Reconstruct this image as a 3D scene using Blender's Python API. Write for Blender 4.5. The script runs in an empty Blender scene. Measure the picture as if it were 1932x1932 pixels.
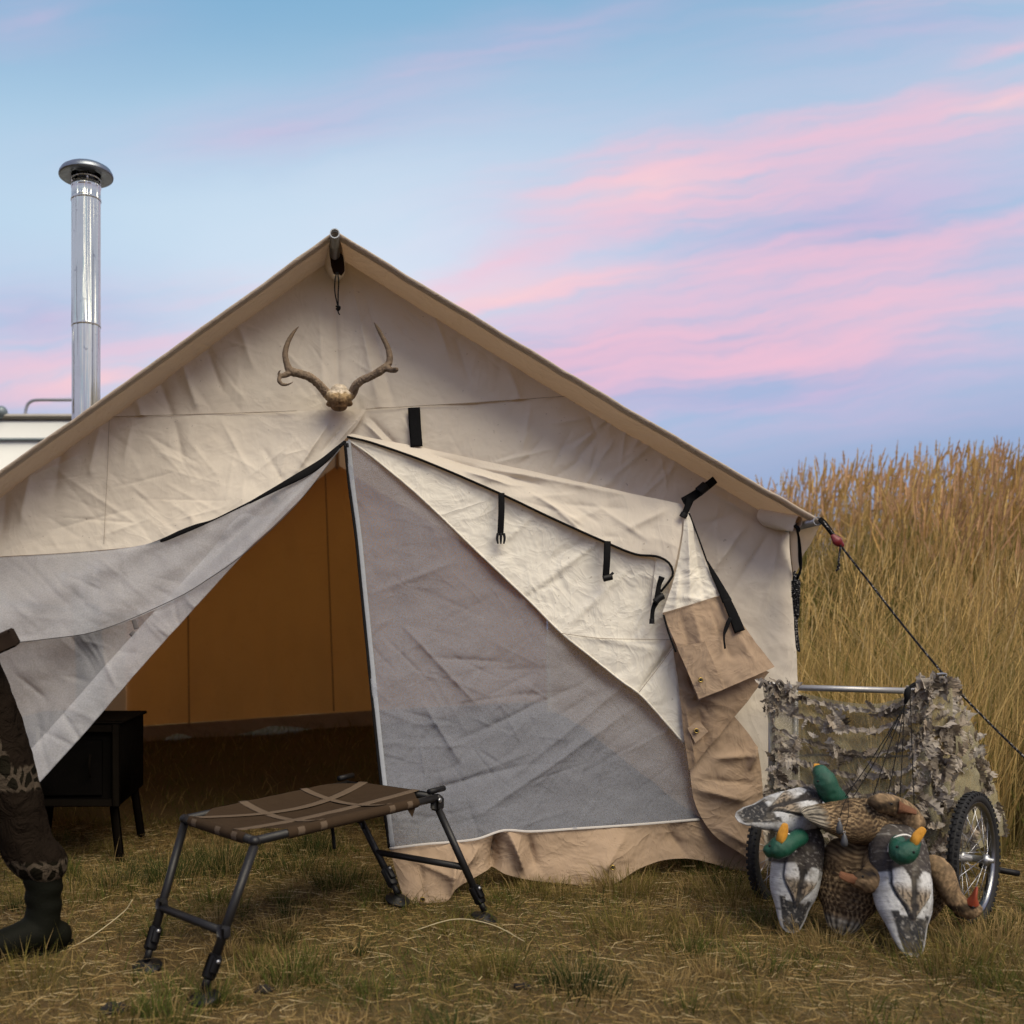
import bpy, math, random
import numpy as np
from mathutils import Vector, Matrix

random.seed(7)
RNG = np.random.default_rng(11)
scene = bpy.context.scene
COL = scene.collection
R = math.radians

def lin(r, g, b):
    f = lambda c: (c / 255 / 12.92) if c / 255 <= 0.04045 else ((c / 255 + 0.055) / 1.055) ** 2.4
    return (f(r), f(g), f(b), 1.0)

# ------------------------------------------------------------------ camera
# level camera at eye height 1 m looking along +Y; the picture is an off-centre crop (lens shift)
CAMH, FPX, VX, VY = 1.0, 1900.0, 640.0, 1210.0     # focal length and vanishing point on a 1932 px frame
cam_data = bpy.data.cameras.new('camera')
cam = bpy.data.objects.new('camera', cam_data)
COL.objects.link(cam)
cam.location = (0, 0, CAMH)
cam.rotation_euler = (R(90), 0, 0)
cam_data.sensor_width = 36
cam_data.lens = 36 * FPX / 1932
cam_data.shift_x = (966 - VX) / 1932
cam_data.shift_y = (VY - 966) / 1932
cam_data.clip_end = 2000
cam_data.dof.use_dof = True
cam_data.dof.focus_distance = 4.0
cam_data.dof.aperture_fstop = 2.4
scene.camera = cam

# ------------------------------------------------------------------ world / sky
world = bpy.data.worlds.new('World')
scene.world = world
world.use_nodes = True
wt = world.node_tree
wt.nodes.clear()

class NT:
    """small node-tree helper"""
    def __init__(s, tree): s.t = tree
    def n(s, kind, **kw):
        nd = s.t.nodes.new(kind)
        for k, v in kw.items(): setattr(nd, k, v)
        return nd
    def put(s, sock, v):
        if hasattr(v, 'is_linked') or hasattr(v, 'links'): s.t.links.new(v, sock)
        else: sock.default_value = v
    def m(s, op, a, b=None, c=None, clamp=False):
        nd = s.n('ShaderNodeMath', operation=op); nd.use_clamp = clamp
        for i, v in enumerate((a, b, c)):
            if v is not None: s.put(nd.inputs[i], v)
        return nd.outputs[0]
    def mix(s, f, a, b, blend='MIX'):
        nd = s.n('ShaderNodeMix', data_type='RGBA', blend_type=blend)
        s.put(nd.inputs[0], f); s.put(nd.inputs[6], a); s.put(nd.inputs[7], b)
        return nd.outputs[2]
    def noise(s, vec, scale, detail=3, rough=.5, dist=0, dims='3D'):
        nd = s.n('ShaderNodeTexNoise', noise_dimensions=dims)
        if vec is not None: s.put(nd.inputs['Vector'], vec)
        nd.inputs['Scale'].default_value = scale; nd.inputs['Detail'].default_value = detail
        nd.inputs['Roughness'].default_value = rough; nd.inputs['Distortion'].default_value = dist
        return nd
    def ramp(s, f, stops, interp='EASE'):
        nd = s.n('ShaderNodeValToRGB'); cr = nd.color_ramp; cr.interpolation = interp
        while len(cr.elements) < len(stops): cr.elements.new(.5)
        for e, (p, c) in zip(cr.elements, stops): e.position = p; e.color = c
        s.put(nd.inputs[0], f)
        return nd.outputs[0]
    def comb(s, x, y, z=0.0):
        nd = s.n('ShaderNodeCombineXYZ')
        for i, v in enumerate((x, y, z)): s.put(nd.inputs[i], v)
        return nd.outputs[0]

SUN_EL, SUN_AZ = 52.0, 150.0      # soft glow of the evening sky behind the camera (azimuth from +Y, clockwise)
W = NT(wt)
tc = W.n('ShaderNodeTexCoord')
sep = W.n('ShaderNodeSeparateXYZ'); wt.links.new(tc.outputs['Generated'], sep.inputs[0])
fwd = W.m('MAXIMUM', sep.outputs[1], .25)     # clouds lie on a plane facing north; elsewhere the same pattern runs on
az = W.m('DIVIDE', sep.outputs[0], fwd)
up = W.m('DIVIDE', sep.outputs[2], fwd)
el = W.m('ARCSINE', sep.outputs[2])
def sky_pos(x, y): return (x - VX) / FPX, (VY - y) / FPX
nish = W.n('ShaderNodeTexSky', sky_type='NISHITA')
nish.sun_disc = False
nish.sun_elevation = R(8); nish.sun_rotation = R(SUN_AZ)
nish.dust_density = 1.5
nish_s = W.mix(1.0, nish.outputs[0], (.10, .10, .10, 1), 'MULTIPLY')
el01 = W.m('MULTIPLY', el, 1 / 1.5708, clamp=True)
base = W.ramp(el01, [(0, lin(134, 156, 198)), (.09, lin(144, 167, 207)), (.18, lin(186, 207, 233)), (.25, lin(184, 212, 235)),
                     (.37, lin(132, 179, 214)), (1, lin(92, 140, 192))])
base = W.mix(.10, base, nish_s)
# warp the sky coordinates a little so that no streak is a clean ellipse
wn = W.noise(W.comb(W.m('MULTIPLY', az, 1.0), W.m('MULTIPLY', up, 2.2)), 6.0, 4, .6)
wsep = W.n('ShaderNodeSeparateColor'); wt.links.new(wn.outputs['Color'], wsep.inputs[0])
azw = W.m('ADD', az, W.m('MULTIPLY_ADD', wsep.outputs[0], .12, -.06))
elw = W.m('ADD', up, W.m('MULTIPLY_ADD', wsep.outputs[1], .044, -.022))
# streaky cirrus texture, running along the bands (they climb to the right)
tilt = W.m('SUBTRACT', elw, W.m('MULTIPLY', azw, .17))
sn = W.noise(W.comb(W.m('MULTIPLY', azw, 2.4), W.m('MULTIPLY', tilt, 24.0)), 1.7, 5, .58)
streak = W.m('MULTIPLY_ADD', sn.outputs[0], 3.2, -1.05, clamp=True)
skyvec = W.comb(azw, elw)
def band(x, y, lx, ty, slope=.165):
    """soft elongated patch of cloud round the direction of (x, y)"""
    a, e = sky_pos(x, y)
    mp = W.n('ShaderNodeMapping', vector_type='TEXTURE')
    mp.inputs['Location'].default_value = (a, e, 0); mp.inputs['Rotation'].default_value = (0, 0, math.atan(slope))
    mp.inputs['Scale'].default_value = (lx * 2.1 / FPX, ty * 2.1 / FPX, 1)
    wt.links.new(skyvec, mp.inputs[0])
    gr = W.n('ShaderNodeTexGradient', gradient_type='QUADRATIC_SPHERE'); wt.links.new(mp.outputs[0], gr.inputs[0])
    return gr.outputs[1]
def total(lst):
    s = None
    for (k, b) in lst:
        v = W.m('MULTIPLY', b, k) if s is None else W.m('MULTIPLY_ADD', b, k, s)
        s = v
    return s
far = W.m('MULTIPLY', W.m('GREATER_THAN', W.m('ABSOLUTE', W.m('SUBTRACT', az, .14)), .62), .45)     # the same cirrus goes on outside the frame
veil = total([(1.5, band(1600, 430, 660, 250, .12)), (1.1, band(1450, 730, 560, 120, .05)), (.8, band(980, 75, 420, 55, .30)), (.8, band(560, 250, 380, 60, .12)), (1.1, band(80, 600, 260, 90, 0)), (.8, band(1750, 40, 340, 60, .1)), (.7, band(60, 40, 200, 70, .1)), (.9, band(1150, 690, 440, 100, 0))])
pink = total([(1.8, band(1260, 335, 250, 72, .12)), (1.0, band(1370, 385, 340, 40, .20)), (1.35, band(1060, 540, 340, 36, .19)), (.9, band(960, 490, 220, 24, .27)), (1.25, band(1600, 485, 480, 42, .17)), (.8, band(1220, 620, 360, 28, .17)),
              (1.7, band(1640, 590, 400, 62, .15)), (1.1, band(1500, 672, 320, 40, .06)), (1.2, band(1860, 195, 280, 50, .12)), (1.0, band(1560, 262, 380, 56, .13)), (.26, band(900, 105, 380, 24, .33)), (.6, band(1640, 6, 240, 22, .1)), (.8, band(1930, 85, 110, 26, .3)),
              (1.2, band(110, 715, 320, 56, -.03)), (.6, band(330, 640, 330, 55, .06)), (.9, band(1050, 690, 360, 80, .05)), (.45, band(480, 545, 360, 36, .05))])
mod = W.m('MULTIPLY_ADD', streak, .80, .42)
veil_f = W.m('MULTIPLY', W.m('ADD', veil, W.m('MULTIPLY', far, .7)), .72, clamp=True)
pk = W.m('MULTIPLY', W.m('ADD', pink, far), W.m('MULTIPLY_ADD', streak, 1.0, .34)); pk = W.m('MULTIPLY', pk, pk); pink_f = W.m('DIVIDE', pk, W.m('ADD', pk, .50))     # soft shoulder
pale = W.m('MULTIPLY', band(800, 540, 660, 290, 0), 1.0, clamp=True)
skyc = W.mix(pale, base, lin(218, 230, 243))
skyc = W.mix(veil_f, skyc, W.mix(streak, lin(164, 180, 215), lin(198, 182, 214)))
skyc = W.mix(W.m('MULTIPLY', pink_f, .80), skyc, lin(243, 190, 206))
hot = W.m('MULTIPLY', total([(1.3, band(1230, 345, 150, 38)), (1.2, band(980, 552, 220, 26)), (1.1, band(1900, 200, 90, 24)), (1.0, band(190, 715, 140, 30, 0))]), W.m('MULTIPLY_ADD', streak, .5, .3), clamp=True)
skyc = W.mix(W.m('MULTIPLY', hot, .75), skyc, lin(254, 208, 206))
bg = W.n('ShaderNodeBackground'); bg.inputs[1].default_value = 1.06
wt.links.new(skyc, bg.inputs[0])
wo = W.n('ShaderNodeOutputWorld'); wt.links.new(bg.outputs[0], wo.inputs[0])

# ------------------------------------------------------------------ sun (very soft evening glow)
sd = bpy.data.lights.new('sun', 'SUN')
sd.energy = 4.0; sd.angle = R(45); sd.color = (1.0, .872, .655)
sun = bpy.data.objects.new('sun', sd); COL.objects.link(sun)
_d = Vector((math.sin(R(SUN_AZ)) * math.cos(R(SUN_EL)), math.cos(R(SUN_AZ)) * math.cos(R(SUN_EL)), math.sin(R(SUN_EL))))
sun.rotation_euler = _d.to_track_quat('Z', 'Y').to_euler()
sun.location = _d * 30

vs = scene.view_settings
vs.view_transform = 'Standard'; vs.look = 'None'; vs.exposure = 0.0; vs.gamma = 1.0; vs.use_curve_mapping = False
scene.render.engine = 'CYCLES'
world.cycles.sampling_method = 'MANUAL'; world.cycles.sample_map_resolution = 512
cy = scene.cycles
cy.use_denoising = True
cy.use_adaptive_sampling = True; cy.adaptive_threshold = .02
cy.max_bounces = 10; cy.diffuse_bounces = 6; cy.transmission_bounces = 8; cy.transparent_max_bounces = 24

# ------------------------------------------------------------------ helpers
def P(x, y, Y):
    """point at distance Y seen at (x, y) of the 1932 px frame"""
    return np.array([(x - VX) / FPX * Y, Y, CAMH - (y - VY) / FPX * Y])
def PP(pts): return np.array([P(*p) for p in pts])

def hsh(ix, iy, seed):
    h = (ix.astype(np.int64) * 374761393 + iy.astype(np.int64) * 668265263 + seed * 974711) & 0xffffffff
    h = ((h ^ (h >> 13)) * 1274126177) & 0xffffffff
    return ((h ^ (h >> 16)) & 0xffff) / 65536.0
def perlin(x, y, seed=0):
    x = np.asarray(x, float); y = np.asarray(y, float)
    ix = np.floor(x); iy = np.floor(y); fx = x - ix; fy = y - iy
    def g(dx, dy):
        a = hsh(ix + dx, iy + dy, seed) * 2 * np.pi
        return np.cos(a) * (fx - dx) + np.sin(a) * (fy - dy)
    s = lambda t: t * t * t * (t * (t * 6 - 15) + 10)
    u, v = s(fx), s(fy)
    return (g(0, 0) * (1 - u) + g(1, 0) * u) * (1 - v) + (g(0, 1) * (1 - u) + g(1, 1) * u) * v
def fbm(x, y, seed=0, oct=4):
    r = 0; a = 1
    for o in range(oct):
        r = r + a * perlin(x * 2 ** o, y * 2 ** o, seed + o * 17); a *= .5
    return r
def sstep(a, b, x):
    t = np.clip((np.asarray(x, float) - a) / (b - a), 0, 1); return t * t * (3 - 2 * t)

def new_mesh(name, V, F=None, T=None, col=None, smooth=True, uv=None):
    """V verts, F quads, T triangles (numpy index arrays), col per-vertex rgba"""
    me = bpy.data.meshes.new(name)
    V = np.asarray(V, np.float32).reshape(-1, 3)
    parts, sizes = [], []
    if F is not None and len(F): F = np.asarray(F, np.int32); parts.append(F.ravel()); sizes.append(np.full(len(F), 4, np.int32))
    if T is not None and len(T): T = np.asarray(T, np.int32); parts.append(T.ravel()); sizes.append(np.full(len(T), 3, np.int32))
    L = np.concatenate(parts); S = np.concatenate(sizes)
    me.vertices.add(len(V)); me.vertices.foreach_set('co', V.ravel())
    me.loops.add(len(L)); me.loops.foreach_set('vertex_index', L)
    me.polygons.add(len(S))
    st = np.concatenate(([0], np.cumsum(S)[:-1])).astype(np.int32)
    me.polygons.foreach_set('loop_start', st)
    me.polygons.foreach_set('use_smooth', np.full(len(S), bool(smooth)))
    me.update(calc_edges=True)
    me.validate()
    if col is not None:
        at = me.color_attributes.new('Col', 'FLOAT_COLOR', 'POINT')
        c = np.ones((len(V), 4), np.float32); c[:, :np.asarray(col).shape[1]] = col
        at.data.foreach_set('color', c.ravel())
    if uv is not None:
        ul = me.uv_layers.new(name='UVMap')
        ul.data.foreach_set('uv', np.asarray(uv, np.float32)[L].ravel())
    return me

def link(name, me, mat=None, parent=None):
    o = bpy.data.objects.new(name, me)
    COL.objects.link(o)
    if mat is not None and me is not None: me.materials.clear(); me.materials.append(mat)
    if parent is not None:
        o.parent = parent
        o.matrix_parent_inverse = Matrix.Translation(-ABS[parent.name]) if parent.name in ABS else Matrix.Identity(4)
    return o
ABS = {}     # world location of the empties
def tag(o, label=None, cat=None, group=None, kind=None):
    if label: o['label'] = label
    if cat: o['category'] = cat
    if group: o['group'] = group
    if kind: o['kind'] = kind
    return o
def thing(name, loc, label, cat, group=None):
    o = bpy.data.objects.new(name, None); COL.objects.link(o)
    o.location = loc; o.empty_display_size = .1
    ABS[o.name] = Vector(loc)
    return tag(o, label, cat, group)
def part(name, me, mat, parent): return link(name, me, mat, parent)

def resample(pts, n, smooth=True):
    """n points along a polyline (Catmull-Rom when smooth), by arc length of the control polygon"""
    pts = np.asarray(pts, float)
    if len(pts) == 1: return np.repeat(pts, n, 0)
    d = np.r_[0, np.cumsum(np.linalg.norm(np.diff(pts[:, :3], axis=0), axis=1) + 1e-9)]
    t = np.linspace(0, d[-1], n)
    if not smooth or len(pts) < 3:
        return np.stack([np.interp(t, d, pts[:, k]) for k in range(pts.shape[1])], 1)
    m = np.zeros_like(pts)
    m[1:-1] = (pts[2:] - pts[:-2]) / (d[2:] - d[:-2])[:, None]
    m[0] = (pts[1] - pts[0]) / (d[1] - d[0]); m[-1] = (pts[-1] - pts[-2]) / (d[-1] - d[-2])
    i = np.clip(np.searchsorted(d, t, 'right') - 1, 0, len(d) - 2)
    h = d[i + 1] - d[i]; s = (t - d[i]) / h
    s = s[:, None]; h = h[:, None]
    return ((2 * s ** 3 - 3 * s ** 2 + 1) * pts[i] + (s ** 3 - 2 * s ** 2 + s) * h * m[i]
            + (-2 * s ** 3 + 3 * s ** 2) * pts[i + 1] + (s ** 3 - s ** 2) * h * m[i + 1])

def grid_faces(n, m, off=0, wrap=False):
    """quads for an n x m vertex grid (index i*m + j); wrap closes the j direction"""
    i = np.arange(n - 1)[:, None]; j = np.arange(m if wrap else m - 1)[None, :]
    j2 = (j + 1) % m
    a = i * m + j; b = i * m + j2; c = (i + 1) * m + j2; d = (i + 1) * m + j
    return np.stack([a, b, c, d], -1).reshape(-1, 4) + off

def frames(pts):
    """rotation-minimising frames along a polyline"""
    T = np.gradient(pts, axis=0); T /= np.linalg.norm(T, axis=1)[:, None] + 1e-12
    ref = np.array([0, 0, 1.0]) if abs(T[0][2]) < .9 else np.array([1.0, 0, 0])
    N = np.zeros_like(T); n = ref - T[0] * ref.dot(T[0]); n /= np.linalg.norm(n); N[0] = n
    for k in range(1, len(T)):
        n = N[k - 1] - T[k] * N[k - 1].dot(T[k]); N[k] = n / (np.linalg.norm(n) + 1e-12)
    return T, N, np.cross(T, N)

def tube_geo(pts, rad, seg=10, n=None, smooth=True, cap='flat', sx=1.0, sy=1.0, up=None, off=0):
    """V, F, T of a tube; rad scalar or per control point; sx, sy squash the section along normal / binormal"""
    pts = np.asarray(pts, float)
    rad = np.broadcast_to(np.asarray(rad, float), (len(pts),)) if np.ndim(rad) == 0 else np.asarray(rad, float)
    if n:
        q = resample(np.c_[pts, rad], n, smooth); pts, rad = q[:, :3], np.maximum(q[:, 3], 1e-5)
    if cap == 'round':
        T0 = pts[1] - pts[0]; T0 /= np.linalg.norm(T0); T1 = pts[-1] - pts[-2]; T1 /= np.linalg.norm(T1)
        a = np.linspace(0, np.pi / 2, 5)[:-1]
        h = [pts[0] - T0 * rad[0] * math.cos(x) for x in a]; hr = [max(rad[0] * math.sin(x), 1e-5) for x in a]
        e = [pts[-1] + T1 * rad[-1] * math.cos(x) for x in a[::-1]]; er = [max(rad[-1] * math.sin(x), 1e-5) for x in a[::-1]]
        pts = np.vstack([h, pts, e]); rad = np.r_[hr, rad, er]
    Tn, N, B = frames(pts)
    if up is not None:
        up = np.asarray(up, float)
        N = up - Tn * (Tn @ up)[:, None]; N /= np.linalg.norm(N, axis=1)[:, None] + 1e-9; B = np.cross(Tn, N)
    th = np.linspace(0, 2 * np.pi, seg, endpoint=False)
    V = pts[:, None] + rad[:, None, None] * (np.cos(th)[None, :, None] * N[:, None] * sx + np.sin(th)[None, :, None] * B[:, None] * sy)
    m = len(pts)
    F = grid_faces(m, seg, 0, True)
    V = V.reshape(-1, 3)
    V = np.vstack([V, pts[:1], pts[-1:]])
    c0, c1 = m * seg, m * seg + 1
    j = np.arange(seg); j2 = (j + 1) % seg
    T = np.vstack([np.stack([np.full(seg, c0), j2, j], 1), np.stack([np.full(seg, c1), (m - 1) * seg + j, (m - 1) * seg + j2], 1)])
    return V, F + off, T + off
def merge(*geos):
    V, F, T, o = [], [], [], 0
    for g in geos:
        V.append(g[0]); F.append(np.asarray(g[1], int).reshape(-1, 4) + o)
        T.append((np.asarray(g[2], int).reshape(-1, 3) if len(g) > 2 and g[2] is not None and len(g[2]) else np.zeros((0, 3), int)) + o)
        o += len(g[0])
    return np.vstack(V), np.vstack(F), np.vstack(T)
def tube(name, pts, rad, mat, parent, **kw):
    V, F, T = tube_geo(pts, rad, **kw)
    return part(name, new_mesh(name, V, F, T), mat, parent)

def box_geo(c, s, rot=None, bev=0.0):
    """box with chamfered corners: centre c, full size s, 3x3 rotation"""
    h = np.array(s, float) / 2
    if bev <= 0:
        V = np.array([[x, y, z] for x in (-1, 1) for y in (-1, 1) for z in (-1, 1)], float) * h
        F = np.array([[0, 1, 3, 2], [4, 6, 7, 5], [0, 4, 5, 1], [2, 3, 7, 6], [0, 2, 6, 4], [1, 5, 7, 3]]); T = np.zeros((0, 3), int)
    else:
        b = min(bev, h.min() * .9); V = []; idx = {}
        for sx in (-1, 1):
            for sy in (-1, 1):
                for sz in (-1, 1):
                    for k in range(3):
                        v = np.array([sx, sy, sz]) * (h - b); v[k] += (sx, sy, sz)[k] * b
                        idx[(sx, sy, sz, k)] = len(V); V.append(v)
        F, T = [], []
        for k in range(3):
            a, c2 = [q for q in range(3) if q != k]
            for s1 in (-1, 1):
                q = []
                for (p, r) in ((-1, -1), (1, -1), (1, 1), (-1, 1)):
                    s3 = [0, 0, 0]; s3[k] = s1; s3[a] = p; s3[c2] = r; q.append(idx[(*s3, k)])
                F.append(q)
            for p in (-1, 1):
                for r in (-1, 1):
                    s3 = [0, 0, 0]; s3[a] = p; s3[c2] = r
                    lo = list(s3); hi = list(s3); lo[k] = -1; hi[k] = 1
                    F.append([idx[(*lo, a)], idx[(*hi, a)], idx[(*hi, c2)], idx[(*lo, c2)]])
        for sx in (-1, 1):
            for sy in (-1, 1):
                for sz in (-1, 1): T.append([idx[(sx, sy, sz, k)] for k in range(3)])
        V = np.array(V); F = np.array(F); T = np.array(T)
    if rot is not None: V = V @ np.asarray(rot, float).T
    return V + np.asarray(c, float), F, T
def rot_z(a): c, s = math.cos(a), math.sin(a); return np.array([[c, -s, 0], [s, c, 0], [0, 0, 1]])
def rot_axis(axis, a): return np.array(Matrix.Rotation(a, 3, Vector(axis)))
def basis(x, up):
    """rotation whose columns are x, y, z with z as near to up as it can be"""
    x = np.array(x, float); x /= np.linalg.norm(x); z = np.array(up, float); z = z - x * z.dot(x); z /= np.linalg.norm(z)
    return np.stack([x, np.cross(z, x), z], 1)
def fix_normals(me):
    import bmesh
    bm = bmesh.new(); bm.from_mesh(me); bmesh.ops.recalc_face_normals(bm, faces=bm.faces); bm.to_mesh(me); bm.free()

# ------------------------------------------------------------------ materials
MATS = {}
def mat_base(name):
    m = bpy.data.materials.new(name); m.use_nodes = True; m.node_tree.nodes.clear()
    k = NT(m.node_tree)
    out = k.n('ShaderNodeOutputMaterial')
    MATS[name] = m
    return m, k, out
def bump(k, h, strength=.3, dist=.01, normal=None):
    b = k.n('ShaderNodeBump'); b.inputs['Strength'].default_value = strength; b.inputs['Distance'].default_value = dist
    k.put(b.inputs['Height'], h)
    if normal is not None: k.put(b.inputs['Normal'], normal)
    return b.outputs[0]
def pbr(k, color, rough=.6, metal=0.0, normal=None, spec=.4):
    p = k.n('ShaderNodeBsdfPrincipled')
    k.put(p.inputs['Base Color'], color); k.put(p.inputs['Roughness'], rough); k.put(p.inputs['Metallic'], metal)
    p.inputs['Specular IOR Level'].default_value = spec
    if normal is not None: k.put(p.inputs['Normal'], normal)
    return p.outputs[0]
def objco(k): return k.n('ShaderNodeTexCoord').outputs['Object']
def geopos(k): return k.n('ShaderNodeNewGeometry').outputs['Position']

def simple(name, color, rough=.6, metal=0.0, var=.25, scale=30, bmp=.15, bdist=.004, spec=.4, color2=None):
    """one painted / moulded / woven stuff with blotchy colour and fine relief"""
    m, k, out = mat_base(name)
    n = k.noise(geopos(k), scale, 5, .6)
    c2 = color2 or tuple(c * (1 - var) for c in color[:3]) + (1,)
    c = k.mix(n.outputs[0], color, c2)
    n2 = k.noise(geopos(k), scale * 9, 3, .6)
    rr = k.m('MULTIPLY_ADD', n.outputs[0], .25, rough - .12, clamp=True)
    k.t.links.new(pbr(k, c, rr, metal, bump(k, n2.outputs[0], bmp, bdist), spec), out.inputs[0])
    return m

def canvas(name, color, stain, transl, tcol, wr=.5, crump=1.0):
    """woven canvas: cream base with stains, crumple creases, weave, some light passing through"""
    m, k, out = mat_base(name)
    pos = geopos(k)
    big = k.noise(pos, 1.3, 4, .6)
    mid = k.noise(pos, 7, 5, .62)
    c = k.mix(k.m('MULTIPLY', k.m('SUBTRACT', big.outputs[0], .42, clamp=True), 1.6, clamp=True), color, stain)
    c = k.mix(k.m('MULTIPLY', k.m('SUBTRACT', mid.outputs[0], .55, clamp=True), 1.2, clamp=True), c, stain)
    sp = k.noise(pos, 60, 2, .5)
    c = k.mix(k.m('MULTIPLY', k.m('GREATER_THAN', sp.outputs[0], .73), .35), c, lin(110, 92, 74))
    # crumple: ridged noise at two sizes
    d = k.noise(pos, 3.2, 3, .55, 1.2)
    r1 = k.m('ABSOLUTE', k.m('SUBTRACT', d.outputs[0], .5))
    d2 = k.noise(pos, 9.0, 3, .5, 1.5)
    r2 = k.m('ABSOLUTE', k.m('SUBTRACT', d2.outputs[0], .5))
    hgt = k.m('ADD', k.m('MULTIPLY', k.m('POWER', r1, .7), -1.0 * crump), k.m('MULTIPLY', k.m('POWER', r2, .8), -.4 * crump))
    nb = bump(k, hgt, wr, .035)
    wv = k.noise(pos, 420, 1, .5)
    nb = bump(k, wv.outputs[0], .12, .002, nb)
    df = pbr(k, c, .85, 0, nb, .15)
    tr = k.n('ShaderNodeBsdfTranslucent'); k.put(tr.inputs[0], k.mix(1.0, c, tcol, 'MULTIPLY')); k.put(tr.inputs[1], nb)
    mx = k.n('ShaderNodeMixShader'); mx.inputs[0].default_value = transl
    k.t.links.new(df, mx.inputs[1]); k.t.links.new(tr.outputs[0], mx.inputs[2])
    k.t.links.new(mx.outputs[0], out.inputs[0])
    return m

def screen(name, color, opacity, wr=.5):
    """fine insect netting: partly see-through"""
    m, k, out = mat_base(name)
    pos = geopos(k)
    d = k.noise(pos, 5.0, 3, .55, 1.3)
    r1 = k.m('ABSOLUTE', k.m('SUBTRACT', d.outputs[0], .5))
    nb = bump(k, k.m('MULTIPLY', k.m('POWER', r1, .7), -1.0), wr, .035)
    mid = k.noise(pos, 5, 4, .6)
    c = k.mix(mid.outputs[0], color, tuple(x * .8 for x in color[:3]) + (1,))
    df = pbr(k, c, .7, 0, nb, .25)
    tl = k.n('ShaderNodeBsdfTranslucent'); k.put(tl.inputs[0], c)
    m1 = k.n('ShaderNodeMixShader'); m1.inputs[0].default_value = .25
    k.t.links.new(df, m1.inputs[1]); k.t.links.new(tl.outputs[0], m1.inputs[2])
    tp = k.n('ShaderNodeBsdfTransparent'); tp.inputs[0].default_value = (1, 1, 1, 1)
    mx = k.n('ShaderNodeMixShader')
    wv = k.noise(pos, 160, 2, .5)
    k.put(mx.inputs[0], k.m('ADD', k.m('MULTIPLY_ADD', mid.outputs[0], .16, opacity - .08), k.m('MULTIPLY_ADD', wv.outputs[0], .3, -.15), clamp=True))
    k.t.links.new(tp.outputs[0], mx.inputs[1]); k.t.links.new(m1.outputs[0], mx.inputs[2])
    k.t.links.new(mx.outputs[0], out.inputs[0])
    return m

def vcol(name, rough=.7, scale=60, var=.3, bmp=.2, bdist=.003, spec=.25, transl=0.0):
    """colour painted per vertex, broken up by noise"""
    m, k, out = mat_base(name)
    a = k.n('ShaderNodeVertexColor'); a.layer_name = 'Col'
    n = k.noise(geopos(k), scale, 5, .65)
    dark = k.m('MULTIPLY_ADD', n.outputs[0], 2 * var, 1 - var)
    c = k.mix(1.0, a.outputs[0], k.comb(dark, dark, dark), 'MULTIPLY')
    sh = pbr(k, c, rough, 0, bump(k, n.outputs[0], bmp, bdist), spec)
    if transl > 0:
        tl = k.n('ShaderNodeBsdfTranslucent'); k.put(tl.inputs[0], c)
        mx = k.n('ShaderNodeMixShader'); mx.inputs[0].default_value = transl
        k.t.links.new(sh, mx.inputs[1]); k.t.links.new(tl.outputs[0], mx.inputs[2]); sh = mx.outputs[0]
    k.t.links.new(sh, out.inputs[0])
    return m

def blade_mat(name, transl):
    m, k, out = mat_base(name)
    a = k.n('ShaderNodeVertexColor'); a.layer_name = 'Col'
    df = k.n('ShaderNodeBsdfDiffuse'); k.put(df.inputs[0], a.outputs[0])
    tl = k.n('ShaderNodeBsdfTranslucent'); k.put(tl.inputs[0], a.outputs[0])
    mx = k.n('ShaderNodeMixShader'); mx.inputs[0].default_value = transl
    k.t.links.new(df.outputs[0], mx.inputs[1]); k.t.links.new(tl.outputs[0], mx.inputs[2]); k.t.links.new(mx.outputs[0], out.inputs[0])
    return m
CREAM = canvas('canvas_cream', (.71, .655, .565, 1), (.65, .58, .485, 1), .14, (1, .75, .46, 1), .2)
CREAM_IN = canvas('canvas_inside', (.76, .73, .65, 1), (.70, .66, .57, 1), .12, (1, .80, .55, 1))
ROOFC = canvas('canvas_roof', (.46, .395, .325, 1), (.41, .345, .275, 1), .18, (1, .74, .50, 1), .4)
BACKC = canvas('canvas_back', (.66, .42, .20, 1), (.58, .36, .16, 1), .27, (1, .58, .18, 1), .25)  # amber glow of light through the canvas is put into the colour
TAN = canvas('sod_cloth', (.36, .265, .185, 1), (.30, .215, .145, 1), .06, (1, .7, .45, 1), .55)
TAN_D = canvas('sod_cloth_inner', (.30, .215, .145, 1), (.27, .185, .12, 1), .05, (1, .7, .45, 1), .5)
MESH_R = screen('door_netting', (.45, .475, .545, 1), .44, .22)
MESH_L = screen('flap_netting', (.60, .61, .645, 1), .47, .25)
HEMW = simple('hem_tape', (.60, .57, .54, 1), .8, 0, .2, 60)
ZIPG = simple('zip_tape_grey', (.30, .32, .35, 1), .7, 0, .3, 80)
BLACK = simple('black_webbing', (.007, .007, .008, 1), .8, 0, .4, 90, .3, .004, .12)
BLACKP = simple('black_plastic', (.006, .006, .007, 1), .5, 0, .3, 60, .15, .004, .25)
SEAM = simple('seam_thread', (.36, .29, .22, 1), .9, 0, .4, 90)
BRASS = simple('brass', (.42, .30, .10, 1), .35, 1.0, .3, 120)
STEEL = simple('pole_steel', (.42, .43, .44, 1), .38, .85, .3, 50)
ALU = simple('frame_tube', (.40, .40, .41, 1), .45, .6, .25, 40)

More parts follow.
